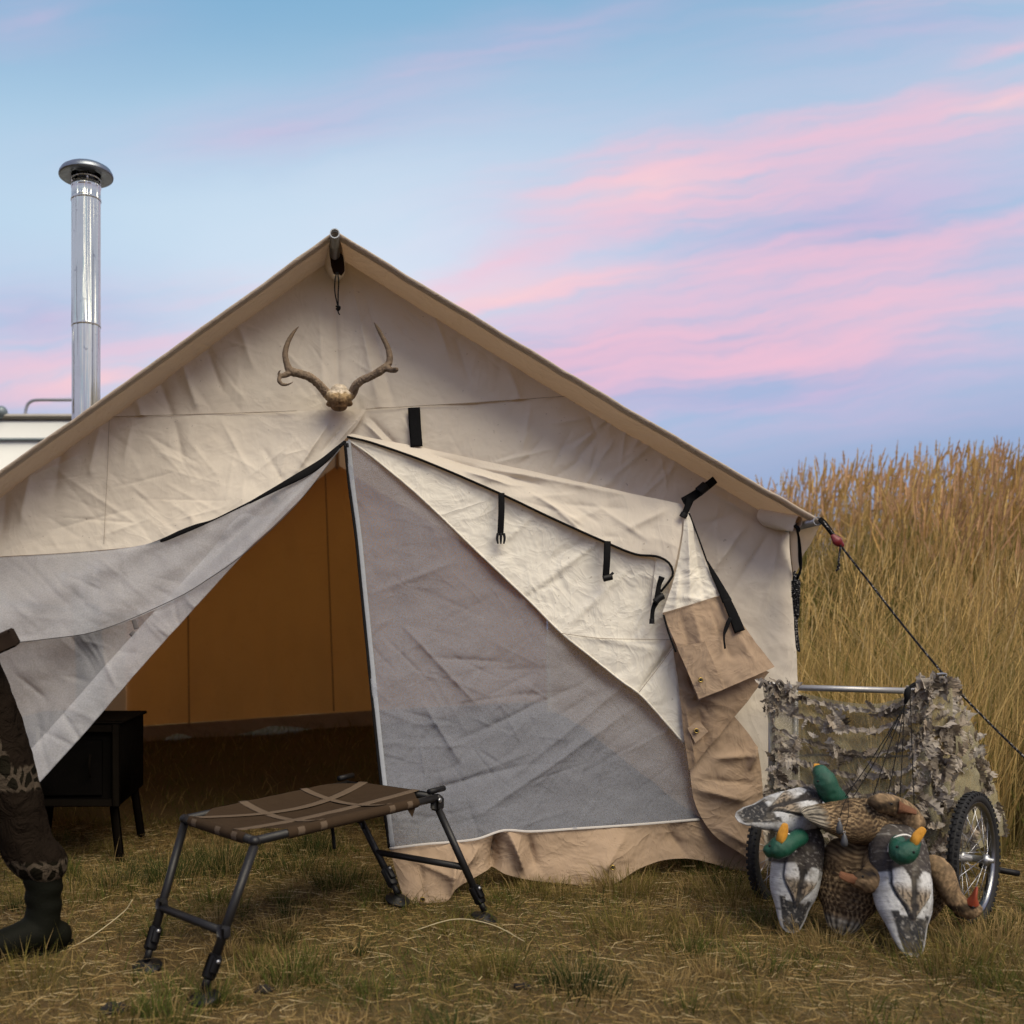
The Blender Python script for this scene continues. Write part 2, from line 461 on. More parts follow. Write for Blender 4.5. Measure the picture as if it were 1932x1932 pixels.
# ------------------------------------------------------------------ ground
def gz(x, y):
    x = np.asarray(x, float); y = np.asarray(y, float)
    xc = np.clip(x, -5, 5)
    z = (.178 + .073 * xc) * sstep(5.0, 9.3, y)
    z = z + .66 * sstep(5.6, 9.6, y + .25 * perlin(x * .6, y * .6, 5)) * sstep(2.1, 3.6, x)
    z = z + .07 * np.clip(x - 4.2, 0, 3) * sstep(5.6, 9.6, y)
    near = sstep(60, 20, np.abs(x) + np.abs(y))
    z = z + near * (.022 * perlin(x * 1.1, y * 1.1, 3) + .009 * perlin(x * 5, y * 5, 4))
    return z
def axis(lo, hi, dense_lo, dense_hi, step):
    d = np.arange(dense_lo, dense_hi, step)
    a = dense_lo - np.geomspace(step, dense_lo - lo, 26); b = dense_hi + np.geomspace(step, hi - dense_hi, 26)
    return np.unique(np.r_[a, d, b])
gx = axis(-700, 700, -3.5, 8, .05); gy = axis(-60, 1500, 1.8, 12, .05)
GX, GY = np.meshgrid(gx, gy, indexing='ij')
m, k, out = mat_base('soil_and_thatch')
pos = geopos(k)
n1 = k.noise(pos, 2.2, 4, .6); n2 = k.noise(pos, 40, 5, .7); n3 = k.noise(pos, 9, 4, .6)
c = k.mix(n2.outputs[0], (.035, .024, .012, 1), (.17, .115, .052, 1))
c = k.mix(k.m('MULTIPLY_ADD', n1.outputs[0], 3, -1.2, clamp=True), c, k.mix(n3.outputs[0], (.05, .05, .016, 1), (.12, .09, .035, 1)))
k.t.links.new(pbr(k, c, .95, 0, bump(k, n2.outputs[0], .8, .02), .1), out.inputs[0])
g = link('ground', new_mesh('ground', np.stack([GX, GY, gz(GX, GY)], -1), grid_faces(len(gx), len(gy))[:, ::-1]), m)
tag(g, 'trampled dry ground under the grass', None, None, 'structure')

def blade_mesh(name, base, h, w, azm, lean, bend, c0, c1, seg=2, twist=None):
    N = len(base)
    tw = RNG.uniform(0, np.pi, N) if twist is None else twist
    side = np.stack([np.cos(tw), np.sin(tw), np.zeros(N)], 1)
    dr = np.stack([np.cos(azm), np.sin(azm), np.zeros(N)], 1)
    nv = 2 * seg + 1
    V = np.zeros((N, nv, 3), np.float32); C = np.ones((N, nv, 4), np.float32)
    for s in range(seg + 1):
        t = s / seg
        hz = np.maximum(h * (t - .35 * np.clip(bend, 0, 1.4) * t * t), .002 * t)
        ctr = base + dr * (h * (lean * t + bend * t * t))[:, None] + np.array([0, 0, 1.0]) * hz[:, None]
        ww = (w * (1 - .75 * t ** 1.5))[:, None] * side / 2
        cc = c0 * (1 - t) + c1 * t
        if s < seg:
            V[:, 2 * s] = ctr - ww; V[:, 2 * s + 1] = ctr + ww; C[:, 2 * s, :3] = cc; C[:, 2 * s + 1, :3] = cc
        else:
            V[:, 2 * s] = ctr; C[:, 2 * s, :3] = cc
    o = (np.arange(N) * nv)[:, None]
    F = np.vstack([np.stack([o[:, 0] + 2 * s, o[:, 0] + 2 * s + 1, o[:, 0] + 2 * s + 3, o[:, 0] + 2 * s + 2], 1) for s in range(seg - 1)])
    T = np.stack([o[:, 0] + 2 * seg - 2, o[:, 0] + 2 * seg - 1, o[:, 0] + 2 * seg], 1)
    return V.reshape(-1, 3), F, T, C.reshape(-1, 4)
def cat_geo(gs):
    V, F, T, C, o = [], [], [], [], 0
    for (v, f, t, c) in gs:
        V.append(v); F.append(f + o); T.append(t + o); C.append(c); o += len(v)
    return np.vstack(V), np.vstack(F), np.vstack(T), np.vstack(C)
def wedge(n, y0, y1, a0=-640 / 1900, a1=1292 / 1900, pad=.35):
    """n points spread evenly over the piece of ground between the distances y0 and y1 that the photo can see"""
    out = np.zeros((0, 2))
    while len(out) < n:
        y = RNG.uniform(y0, y1, n * 2); x = RNG.uniform(a0 * y1 - pad, a1 * y1 + pad, n * 2)
        k = (x > a0 * y - pad) & (x < a1 * y + pad)
        out = np.vstack([out, np.stack([x[k], y[k]], 1)])
    return out[:n]
def cols(n, palette, probs):
    p = np.array(palette)[RNG.choice(len(palette), n, p=np.array(probs) / np.sum(probs))]
    return p * RNG.uniform(.72, 1.25, (n, 1))
STRAW, BROWN, GREEN, DGREEN, OLIVE, PALE = (.345, .245, .105), (.18, .116, .048), (.092, .110, .028), (.043, .060, .020), (.165, .135, .040), (.46, .365, .205)
GRASS = blade_mat('dry_grass', .3)
def at_ground(xy, dz=0.0): return np.c_[xy, gz(xy[:, 0], xy[:, 1]) + dz]

gs = []
xy = wedge(78000, 2.2, 5.6, pad=1.0); N = len(xy)                        # low matted turf
grn = fbm(xy[:, 0] * 1.3, xy[:, 1] * 1.3, 21, 3)
isg = (grn + RNG.normal(0, .22, N)) > .12
c = np.where(isg[:, None], cols(N, [GREEN, OLIVE, DGREEN], [3, 4, 1]), cols(N, [STRAW, BROWN, OLIVE], [4, 4, 1.5]))
h = RNG.gamma(4, .0085, N) * np.where(isg, 1.35, .8)
gs.append(blade_mesh('t', at_ground(xy, -.004), h, RNG.uniform(.0016, .0034, N), RNG.uniform(0, 6.28, N), RNG.uniform(.1, .9, N), RNG.uniform(0, .9, N), c * .8, c * 1.15))
# tufts that stand up out of the turf
TUFT = [(P(560, 1640, 4.3)[0], 4.35, .15, 170, .12, DGREEN), (P(430, 1620, 4.4)[0], 4.3, .13, 150, .12, DGREEN), (P(640, 1640, 4.2)[0], 4.1, .12, 150, .11, DGREEN)]
for (px, py, r, n, hh, cc) in [(1090, 1865, .11, 330, .105, DGREEN), (940, 1835, .10, 220, .10, OLIVE), (545, 1850, .10, 240, .10, GREEN), (400, 1890, .05, 160, .11, GREEN), (1270, 1600, .17, 330, .12, OLIVE), (1330, 1640, .16, 300, .11, GREEN),
                              (1180, 1760, .16, 300, .10, OLIVE), (1330, 1760, .16, 260, .09, OLIVE), (1440, 1830, .14, 220, .09, GREEN), (1800, 1830, .2, 330, .12, OLIVE), (1880, 1790, .2, 300, .13, STRAW), (1560, 1790, .15, 260, .10, STRAW), (1380, 1700, .12, 220, .12, OLIVE),
                              (1010, 1690, .12, 210, .09, OLIVE), (60, 1850, .16, 220, .10, OLIVE), (130, 1700, .2, 260, .14, OLIVE), (210, 1670, .2, 260, .13, DGREEN), (330, 1660, .18, 300, .14, DGREEN), (700, 1880, .10, 160, .07, GREEN), (850, 1760, .1, 140, .06, OLIVE), (1250, 1860, .12, 160, .07, STRAW),
                              (420, 1640, .14, 330, .17, DGREEN), (590, 1610, .14, 300, .15, DGREEN), (1190, 1690, .14, 260, .12, OLIVE), (1060, 1700, .08, 160, .10, OLIVE), (960, 1670, .08, 150, .08, OLIVE)]:
    Y = FPX / (py - VY); TUFT.append(((px - VX) / FPX * Y, Y, r, n, hh, cc))
for q in wedge(420, 2.3, 5.2, pad=1.0):
    TUFT.append((q[0], q[1], RNG.uniform(.03, .14), int(RNG.uniform(30, 130)), RNG.uniform(.03, .09), [OLIVE, GREEN, STRAW, DGREEN, GREEN][RNG.integers(5)]))
for (tx, ty, r, n, hh, cc) in TUFT:
    o = RNG.normal(0, r * .5, (n, 2)); xy = np.array([tx, ty]) + o
    c = np.array(cc)[None] * RNG.uniform(.65, 1.3, (n, 1)); dry = RNG.random(n) < .22; c[dry] = np.array(STRAW) * RNG.uniform(.6, 1.1, (dry.sum(), 1))
    a = np.arctan2(o[:, 1], o[:, 0]) + RNG.normal(0, .5, n)
    gs.append(blade_mesh('t', at_ground(xy, -.004), hh * RNG.uniform(.5, 1.15, n), RNG.uniform(.0018, .0036, n), a, RNG.uniform(.05, .35, n), RNG.uniform(0, .55, n), c * .7, c * 1.2))
# inside the tent and beyond it
xy = wedge(16000, 5.4, 11.5, -.34, .45); N = len(xy); c = cols(N, [OLIVE, STRAW, BROWN, GREEN], [3, 2, 2, 2])
gs.append(blade_mesh('t', at_ground(xy, -.004), RNG.gamma(5, .014, N), RNG.uniform(.003, .006, N), RNG.uniform(0, 6.28, N), RNG.uniform(.1, .6, N), RNG.uniform(0, .7, N), c * .8, c * 1.1))
V, F, T, C = cat_geo(gs)
tag(link('lawn_grass', new_mesh('lawn_grass', V, F, T, C), GRASS), 'short dry and green grass covering the camp ground', 'grass', None, 'stuff')

# loose straw lying flat
xy = wedge(50000, 2.2, 5.4, pad=1.0); N = len(xy)
L = RNG.gamma(5, .013, N); a = RNG.uniform(0, 6.28, N); bw = RNG.normal(0, .18, N)
base = at_ground(xy, 0) + np.c_[np.zeros((N, 2)), RNG.gamma(2, .006, N)]
rise = RNG.normal(0, .10, N)
c = cols(N, [STRAW, PALE, BROWN], [5, 2.2, 3.5])
dv = np.stack([np.cos(a), np.sin(a), rise], 1); sv = np.stack([-np.sin(a), np.cos(a), np.zeros(N)], 1)
w = RNG.uniform(.0010, .0023, N)[:, None]
p0 = base - dv * L[:, None] / 2; p1 = base + sv * (L * bw)[:, None]; p2 = base + dv * L[:, None] / 2
wv = sv * .7 + np.array([0, 0, .7])
V = np.stack([p0 - wv * w / 2, p0 + wv * w / 2, p1 - wv * w / 2, p1 + wv * w / 2, p2], 1)
o = np.arange(N) * 5
me = new_mesh('straw_litter', V.reshape(-1, 3), np.stack([o, o + 1, o + 3, o + 2], 1), np.stack([o + 2, o + 3, o + 4], 1), np.repeat(c, 5, 0))
tag(link('straw_litter', me, GRASS), 'loose dry straw lying flat over the ground', 'straw', None, 'stuff')

# ------------------------------------------------------------------ tall grass on the bank at the right
def tall(n, y0, y1, h0, h1, a0=.39, a1=.92):
    xy = wedge(n * 4, y0, y1, a0, a1, .25)
    edge = 4.55 + .3 * perlin(xy[:, 0] * 2, xy[:, 1] * 0 + .5, 8)
    k = (xy[:, 1] > edge) & (xy[:, 0] > 2.14 + .05 * perlin(xy[:, 1] * 2, xy[:, 1], 9))
    k &= fbm(xy[:, 0] * 2.6, xy[:, 1] * 2.6, 44, 2) > RNG.uniform(-.75, .12, len(xy)); xy = xy[k][:n]
    return xy, RNG.uniform(h0, h1, len(xy))
GOLD, RUST, SAGE = (.54, .385, .160), (.46, .30, .115), (.16, .158, .042)
gs = []
def stems(xy, h, green, w0, w1, lean=.16, seg=3):
    N = len(xy)
    green = np.clip(green + .9 * fbm(xy[:, 0] * .9, xy[:, 1] * .9, 33, 3), .03, .95)
    c0 = np.where((RNG.random(N) < green)[:, None], cols(N, [SAGE, GREEN, OLIVE], [3, 2, 3]), cols(N, [GOLD, RUST, STRAW], [4, 3, 2]))
    wind = RNG.normal(.35, .9, N)
    base = at_ground(xy, -.01)
    ln = np.abs(RNG.normal(0, lean, N)); bd = np.abs(RNG.normal(0, .14, N))
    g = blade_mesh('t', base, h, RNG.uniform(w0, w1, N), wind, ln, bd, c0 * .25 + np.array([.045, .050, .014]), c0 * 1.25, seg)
    tip = base + np.stack([np.cos(wind), np.sin(wind), np.zeros(N)], 1) * (h * (ln + bd))[:, None] + np.array([0, 0, 1]) * (h * (1 - .35 * bd))[:, None]
    td = np.stack([np.cos(wind) * (ln + 2 * bd), np.sin(wind) * (ln + 2 * bd), 1 - .7 * bd], 1); td /= np.linalg.norm(td, axis=1)[:, None]
    return g, tip, td
def heads(tip, td, L, w, palette, probs, lumps=4):
    """seed spikes: two crossed, notched strips each"""
    N = len(tip); c = cols(N, palette, probs); gsx = []
    for tw in (0, np.pi / 2):
        a = RNG.uniform(0, .6, N) + tw
        sd = np.stack([np.cos(a), np.sin(a), np.zeros(N)], 1)
        nv = 2 * (2 * lumps + 1)
        V = np.zeros((N, nv, 3), np.float32)
        for s in range(2 * lumps + 1):
            t = s / (2 * lumps)
            ww = w * (math.sin(math.pi * min(1, .12 + .88 * t)) ** .7) * (1.0 if s % 2 else .42) + .0006
            ctr = tip + td * (L * (t - .55))[:, None]
            V[:, 2 * s] = ctr - sd * ww[:, None] / 2; V[:, 2 * s + 1] = ctr + sd * ww[:, None] / 2
        o = np.arange(N) * nv
        F = np.vstack([np.stack([o + 2 * s, o + 2 * s + 1, o + 2 * s + 3, o + 2 * s + 2], 1) for s in range(2 * lumps)])
        gsx.append((V.reshape(-1, 3), F, np.zeros((0, 3), int), np.c_[np.repeat(c, nv, 0), np.ones(N * nv)]))
    return gsx
xy, h = tall(900, 4.7, 6.6, 1.0, 1.7); N = len(xy); c = cols(N, [GOLD, (.50, .38, .20), (.42, .29, .12), SAGE], [3, 2, 3, 1])      # long arching stems
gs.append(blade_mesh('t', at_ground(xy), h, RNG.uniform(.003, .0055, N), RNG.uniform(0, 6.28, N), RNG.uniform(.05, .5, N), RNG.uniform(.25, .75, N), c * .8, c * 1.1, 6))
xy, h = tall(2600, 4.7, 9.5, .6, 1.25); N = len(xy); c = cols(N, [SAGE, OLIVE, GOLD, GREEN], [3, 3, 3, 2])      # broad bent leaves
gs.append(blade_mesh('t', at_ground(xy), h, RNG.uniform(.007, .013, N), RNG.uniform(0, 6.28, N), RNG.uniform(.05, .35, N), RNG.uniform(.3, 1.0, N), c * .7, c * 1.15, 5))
# dense leafy mass, then taller seed stems through it
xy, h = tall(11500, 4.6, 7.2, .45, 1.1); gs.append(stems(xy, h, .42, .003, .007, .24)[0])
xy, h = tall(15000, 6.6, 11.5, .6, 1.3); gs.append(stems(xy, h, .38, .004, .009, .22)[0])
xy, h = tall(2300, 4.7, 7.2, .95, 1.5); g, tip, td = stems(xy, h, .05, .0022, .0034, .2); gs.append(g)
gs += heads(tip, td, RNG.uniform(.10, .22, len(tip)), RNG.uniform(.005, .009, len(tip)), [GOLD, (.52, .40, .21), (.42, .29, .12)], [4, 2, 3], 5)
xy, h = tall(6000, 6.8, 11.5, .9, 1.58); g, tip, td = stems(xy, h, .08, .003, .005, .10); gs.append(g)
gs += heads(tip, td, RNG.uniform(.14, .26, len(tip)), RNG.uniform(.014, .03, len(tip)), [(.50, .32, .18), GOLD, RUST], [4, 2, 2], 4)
V, F, T, C = cat_geo(gs)
tag(link('tall_grass', new_mesh('tall_grass', V, F, T, C), GRASS), 'tall golden seeding grass on the bank behind the cart', 'grass', None, 'stuff')

# ------------------------------------------------------------------ the wall tent
WALLY, ROOFY, BACKY = 4.40, 4.136, 9.6
tent = thing('wall_tent', (0, WALLY, 0), 'large cream canvas wall tent with its door flaps pulled open', 'tent')

CRK = 2.2
def crease_field(x, y, lst):
    d = np.zeros_like(x)
    for (x0, y0, x1, y1, w, a) in lst:
        vx, vy = x1 - x0, y1 - y0; L2 = vx * vx + vy * vy + 1e-9
        t = ((x - x0) * vx + (y - y0) * vy) / L2; tcl = np.clip(t, 0, 1)
        dist = np.hypot(x - x0 - tcl * vx, y - y0 - tcl * vy)
        tap = np.sin(np.pi * np.clip(tcl * .9 + .05, 0, 1)) ** .6
        d += CRK * a * tap * np.exp(-dist / w)
    return d
def rnd_creases(n, bb, ln, w, a, ang, spread, seed):
    r = np.random.default_rng(seed); o = []
    for _ in range(n):
        cx, cy = r.uniform(bb[0], bb[2]), r.uniform(bb[1], bb[3]); L = r.uniform(*ln) / 2; t = math.radians(r.normal(ang, spread))
        o.append((cx - L * math.cos(t), cy - L * math.sin(t), cx + L * math.cos(t), cy + L * math.sin(t), r.uniform(*w), r.uniform(*a) * r.choice([-1, 1])))
    return o
def coons(top, bot, left=None, right=None, res=4.0, smooth=True):
    """(n, m, 3) grid of (px, py, Y); top and bot run left to right, left and right run downwards"""
    top, bot = np.asarray(top, float), np.asarray(bot, float)
    ln = lambda p: np.linalg.norm(np.diff(p[:, :2], axis=0), axis=1).sum()
    m = int(max(ln(top), ln(bot)) / res) + 3
    if left is None: left = [top[0], bot[0]]
    if right is None: right = [top[-1], bot[-1]]
    left, right = np.asarray(left, float), np.asarray(right, float)
    n = int(max(ln(left), ln(right), 8) / res) + 3
    q = lambda p, c: resample(np.c_[p[:, :2], p[:, 2] * 200] / [1, 1, 1], c, smooth) / [1, 1, 200]
    a, b, l, r = q(top, m), q(bot, m), q(left, n), q(right, n)
    u = np.linspace(0, 1, m)[None, :, None]; v = np.linspace(0, 1, n)[:, None, None]
    S = (1 - v) * a[None] + v * b[None] + (1 - u) * l[:, None] + u * r[:, None]
    S -= (1 - u) * (1 - v) * a[0] + u * (1 - v) * a[-1] + (1 - u) * v * b[0] + u * v * b[-1]
    return S
def sheet(name, mat, top, bot, left=None, right=None, res=4.0, cr=(), waves=.012, wl=170, seed=1, parent=tent, smooth=True, extra=None):
    S = coons(top, bot, left, right, res, smooth)
    x, y, Y = S[..., 0], S[..., 1], S[..., 2]
    d = waves * fbm(x / wl, y / wl, seed, 3) + .0025 * fbm(x / 28, y / 28, seed + 5, 3) + crease_field(x, y, cr)
    if extra is not None: d = d + extra(x, y)
    X = (x - VX) / FPX * Y; Z = CAMH - (y - VY) / FPX * Y
    V = np.stack([X, Y - d, Z], -1)
    return part(name, new_mesh(name, V, grid_faces(*x.shape)), mat, parent)
def strap(name, pts, w, mat=None, parent=None, thick=.16, n=None, smooth=True, cap='flat'):
    """flat webbing along (px, py, Y) points, w px wide, flat side to the front"""
    p = PP(pts); r = np.array([(w if np.ndim(w) == 0 else w[i]) / 2 / FPX * q[2] for i, q in enumerate(pts)])
    V, F, T = tube_geo(p, r, 8, n or max(4, len(pts) * 5), smooth, cap, sx=thick, sy=1.0, up=(0, -1, 0))
    return part(name, new_mesh(name, V, F, T), mat or BLACK, parent or tent)
def line(name, pts, r, mat, parent=None, n=None, seg=8, smooth=True, cap='flat'):
    V, F, T = tube_geo(PP(pts), r, seg, n or max(4, len(pts) * 6), smooth, cap)
    return part(name, new_mesh(name, V, F, T), mat, parent or tent)
def ring_geo(c, R_, r, nrm, seg=20, s2=8):
    B = basis(np.cross(nrm, (.31, .2, .93)), nrm); a = np.linspace(0, 2 * np.pi, seg, endpoint=False); b = np.linspace(0, 2 * np.pi, s2, endpoint=False)
    A_, B_ = np.meshgrid(a, b, indexing='ij')
    L = np.stack([(R_ + r * np.cos(B_)) * np.cos(A_), (R_ + r * np.cos(B_)) * np.sin(A_), r * np.sin(B_)], -1)
    V = L.reshape(-1, 3) @ B.T + np.asarray(c)
    i = np.arange(seg)[:, None]; j = np.arange(s2)[None]
    F = np.stack([i * s2 + j, ((i + 1) % seg) * s2 + j, ((i + 1) % seg) * s2 + (j + 1) % s2, i * s2 + (j + 1) % s2], -1).reshape(-1, 4)
    return V, F, np.zeros((0, 3), int)
def grommet(x, y, Y, parent, r=.0085):
    V, F, T = ring_geo(P(x, y, Y), r, r * .36, (0, -1, .1))
    g_ = part('grommet', new_mesh('grommet', V, F), BRASS, parent)
    V, F, T = tube_geo(np.array([P(x, y, Y + .001), P(x, y, Y - .001)]), r * .8, 12)
    part('grommet_hole', new_mesh('grommet_hole', V, F, T), BLACKP, parent)
    return g_

wy = WALLY
AP = (635, 484, wy); SL = (204, 787, wy); SR = (1075, 748, wy); EL = (-123, 1019, wy); ER = (1491, 996, wy)
# gable above the seam -------------------------------------------------
gc = [(632, 520, 640, 770, 7, -.008), (600, 560, 612, 760, 9, .005), (665, 540, 715, 770, 8, .010), (690, 560, 745, 770, 6, -.006)]
gc += [(x, y, x + 28, y + 80, 9, a) for (x, y, a) in ((255, 745, .012), (300, 715, -.012), (345, 690, .014), (390, 655, -.010), (450, 615, .008), (820, 600, .010), (860, 640, -.008), (960, 700, .012))]
gc += rnd_creases(50, (300, 560, 1000, 770), (40, 150), (1.8, 4.5), (.0007, .0024), 60, 35, 3)
def gable_top(x, y): return 0 * x
g1 = sheet('gable_panel', CREAM, [AP, AP], [SL, (420, 781, wy), (640, 773, wy), (886, 761, wy), SR], [AP, SL], [AP, SR], cr=gc, seed=2, waves=.010, smooth=False)
# left door panel (outer canvas) ---------------------------------------
fz = wy - .012
ZL = [(652, 829, fz - .01), (600, 872, fz - .03), (540, 908, fz - .05), (480, 942, fz - .06), (400, 982, fz - .05), (340, 1008, fz - .04), (275, 1028, fz - .02), (140, 1042, fz), (0, 1050, fz), (-130, 1058, fz)]
lc = [(150, 860, 60, 900, 14, .014), (120, 835, 100, 930, 12, -.012), (60, 890, 40, 990, 14, .014), (10, 930, 0, 1010, 14, -.012), (190, 800, 170, 900, 10, .010), (250, 800, 235, 870, 9, .008), (330, 795, 345, 870, 9, -.008),
      (420, 800, 475, 900, 5, .004), (470, 900, 560, 830, 6, .003), (620, 800, 560, 890, 6, .012), (655, 790, 610, 850, 5, -.010), (680, 785, 640, 832, 4, .008), (500, 850, 560, 950, 5, -.004), (95, 880, 260, 990, 4, .003), (90, 1000, 250, 960, 5, -.003)]
lc += rnd_creases(70, (0, 800, 620, 1040), (40, 170), (1.8, 4.5), (.0006, .0022), 35, 40, 8)
sheet('door_canvas_flap', CREAM, [SL, (420, 781, fz), (600, 774, fz), (690, 774, fz - .008)], ZL[::-1], [SL, (40, 903, wy), EL, (-130, 1058, fz)], [(690, 774, fz - .008), (675, 800, fz - .01), (652, 829, fz - .01)], cr=lc, seed=4, waves=.013, wl=150)
# right gable / wall below the seam ------------------------------------
rc = [(760, 790, 790, 850, 7, .006), (700, 790, 760, 850, 6, -.010), (690, 800, 730, 840, 5, .010), (1000, 770, 985, 850, 6, .006), (1130, 820, 1180, 770, 6, .008), (1090, 860, 1150, 800, 5, -.006), (1190, 850, 1230, 800, 6, .007), (1040, 800, 1110, 790, 5, .005), (1150, 905, 1240, 830, 5, .005),
      (1400, 1000, 1330, 1090, 6, .010), (1450, 1010, 1380, 1120, 8, -.010), (1470, 1010, 1440, 1150, 9, .008), (1380, 960, 1460, 990, 7, -.010), (1340, 930, 1420, 975, 7, .010), (1320, 990, 1390, 970, 5, -.006)]
rc += rnd_creases(70, (860, 760, 1480, 1300), (40, 140), (1.8, 4), (.0008, .0024), -50, 30, 12) + rnd_creases(24, (980, 740, 1280, 940), (40, 110), (3, 6), (.002, .005), -45, 25, 13)
rt = [(640, 773, wy), (800, 766, wy), (940, 757, wy), (1075, 748, wy), (1300, 883, wy), (1432, 962, wy), (1491, 996, wy)]
rb = [(657, 828, wy), (800, 900, wy), (950, 960, wy), (1100, 1060, wy), (1250, 1200, wy), (1360, 1640, wy), (1512, 1650, wy)]
sheet('wall_panel', CREAM, rt, rb, [rt[0], rb[0]], [(1491, 996, wy), (1497, 1150, wy), (1505, 1290, wy), (1512, 1650, wy)], cr=rc, seed=6, waves=.012, wl=200, smooth=False)
sheet('wall_panel', CREAM, [(-234, 1100, wy + .02), (-12, 1050, wy + .02)], [(-240, 1650, wy + .02), (-12, 1655, wy + .02)], seed=9, waves=.02, wl=160)
# seams
line('seam', [(204, 786, wy - .014), (420, 780, wy - .016), (560, 775, wy - .018)], .0011, SEAM, n=40)
line('seam', [(690, 772, wy - .012), (800, 765, wy - .011), (886, 760, wy - .011), (1075, 747, wy - .010)], .0011, SEAM, n=40)
line('seam', [(206, 792, wy - .02), (203, 880, wy - .022), (199, 960, wy - .026), (196, 1026, wy - .026)], .0010, SEAM, n=20)
# door netting at the right --------------------------------------------
zipc = [(651, 832, 4.375), (660, 920, 4.34), (672, 1010, 4.30), (682, 1110, 4.24), (692, 1210, 4.18), (704, 1330, 4.10), (720, 1480, 4.00), (735, 1600, 3.92)]
hem = [(735, 1600, 3.92), (800, 1592, 3.95), (850, 1588, 3.97), (900, 1582, 3.98), (950, 1566, 4.02), (1000, 1568, 4.06), (1080, 1563, 4.13), (1200, 1555, 4.22), (1320, 1545, 4.31), (1440, 1545, 4.37)]
mc = rnd_creases(85, (690, 1150, 1250, 1600), (40, 200), (1.8, 5), (.0012, .0042), -35, 40, 20) + rnd_creases(34, (680, 900, 1000, 1250), (40, 160), (1.6, 4), (.0008, .0026), 20, 50, 21)
mc += rnd_creases(40, (740, 1200, 1010, 1560), (40, 150), (1.6, 3), (.002, .006), -20, 55, 23)
mc += [(760, 1180, 900, 1330, 6, .012), (810, 1240, 960, 1250, 6, -.010), (800, 1330, 870, 1440, 7, .014), (900, 1540, 1200, 1330, 10, .016), (960, 1470, 1240, 1240, 8, .012), (1250, 1390, 1290, 1320, 6, .010), (860, 1400, 1100, 1290, 6, -.010), (700, 1120, 860, 1060, 5, .008), (780, 1500, 1000, 1440, 8, -.014)]
sheet('door_netting', MESH_R, [(651, 832, 4.375), (760, 880, 4.385), (940, 985, 4.39), (1120, 1120, 4.39), (1330, 1330, 4.39), (1400, 1450, 4.385)], hem, zipc, [(1400, 1450, 4.385), (1425, 1500, 4.38), (1440, 1545, 4.37)], cr=[(q[0], q[1], q[2], q[3], q[4], q[5] * .6) for q in mc], seed=30, waves=.026, wl=170, res=3.5)
strap('zip_tape', [(x + 6, y, Y - .006) for x, y, Y in zipc], 9, ZIPG, n=60)
strap('zipper', [(x - 1, y, Y - .008) for x, y, Y in zipc], 5, BLACK, n=60, thick=.4)
strap('hem_tape', [(x, y + 1, Y - .012) for x, y, Y in hem[:-1]], 4.6, HEMW, n=60)
# sod skirt under the netting
kb = [(762, 1698, 3.87), (785, 1706, 3.85), (815, 1708, 3.85), (845, 1698, 3.87), (858, 1676, 3.90), (885, 1660, 3.95), (930, 1640, 4.0), (955, 1650, 4.0), (1000, 1660, 4.05), (1075, 1668, 4.08), (1130, 1672, 4.10), (1165, 1664, 4.12), (1205, 1640, 4.18), (1260, 1622, 4.24), (1310, 1622, 4.28), (1370, 1636, 4.34), (1440, 1650, 4.38)]
sc_ = [(940, 1570, 930, 1645, 9, -.05), (960, 1570, 985, 1640, 10, .035), (1000, 1580, 1010, 1635, 8, -.02), (860, 1590, 850, 1690, 14, .03), (790, 1600, 800, 1700, 14, -.012), (1180, 1570, 1120, 1660, 20, .02), (1260, 1560, 1300, 1620, 16, -.015), (900, 1600, 870, 1640, 8, .02), (770, 1620, 850, 1650, 8, .012)]
sk = sheet('sod_skirt', TAN, hem, kb, [(735, 1600, 3.92), (748, 1650, 3.90), (762, 1698, 3.87)], None, cr=sc_, seed=33, waves=.02, wl=90, res=3.5)
grommet(1156, 1637, 4.075, sk); grommet(797, 1697, 3.83, sk, .008)
# storm flap: canvas door half rolled back to the right ----------------
zu = [(655, 822, 4.37), (700, 833, 4.36), (800, 868, 4.345), (945, 930, 4.32), (1040, 975, 4.30), (1140, 1020, 4.29), (1200, 1044, 4.28), (1240, 1048, 4.27), (1262, 1060, 4.26), (1270, 1080, 4.26)]
fc = [(820, 858, 1020, 915, 9, -.014), (900, 880, 1180, 935, 10, .014), (880, 890, 960, 915, 5, .010), (1060, 950, 1180, 960, 7, -.006), (1180, 1000, 1260, 960, 7, .008), (1000, 930, 1100, 990, 6, .006)] + rnd_creases(22, (900, 880, 1270, 1030), (40, 130), (3, 6), (.001, .004), 15, 25, 40)
sheet('storm_flap_outer', CREAM, [(655, 816, 4.385), (700, 826, 4.385), (800, 845, 4.385), (945, 876, 4.375), (1060, 903, 4.36), (1180, 929, 4.33), (1288, 951, 4.28)], zu, None, [(1288, 951, 4.28), (1286, 1000, 4.26), (1278, 1045, 4.255), (1270, 1080, 4.26)], cr=fc, seed=41, waves=.012, wl=120)
strap('zipper', [(x, y + 2, Y - .008) for x, y, Y in zu] + [(1263, 1096, 4.25), (1246, 1117, 4.26)], 4.5, BLACK, n=80, thick=.5)
low = [(657, 830, 4.375), (700, 860, 4.365), (790, 935, 4.35), (900, 1040, 4.33), (1000, 1135, 4.315), (1060, 1195, 4.31), (1120, 1243, 4.305), (1170, 1283, 4.30), (1205, 1308, 4.30), (1225, 1328, 4.305), (1292, 1404, 4.30)]
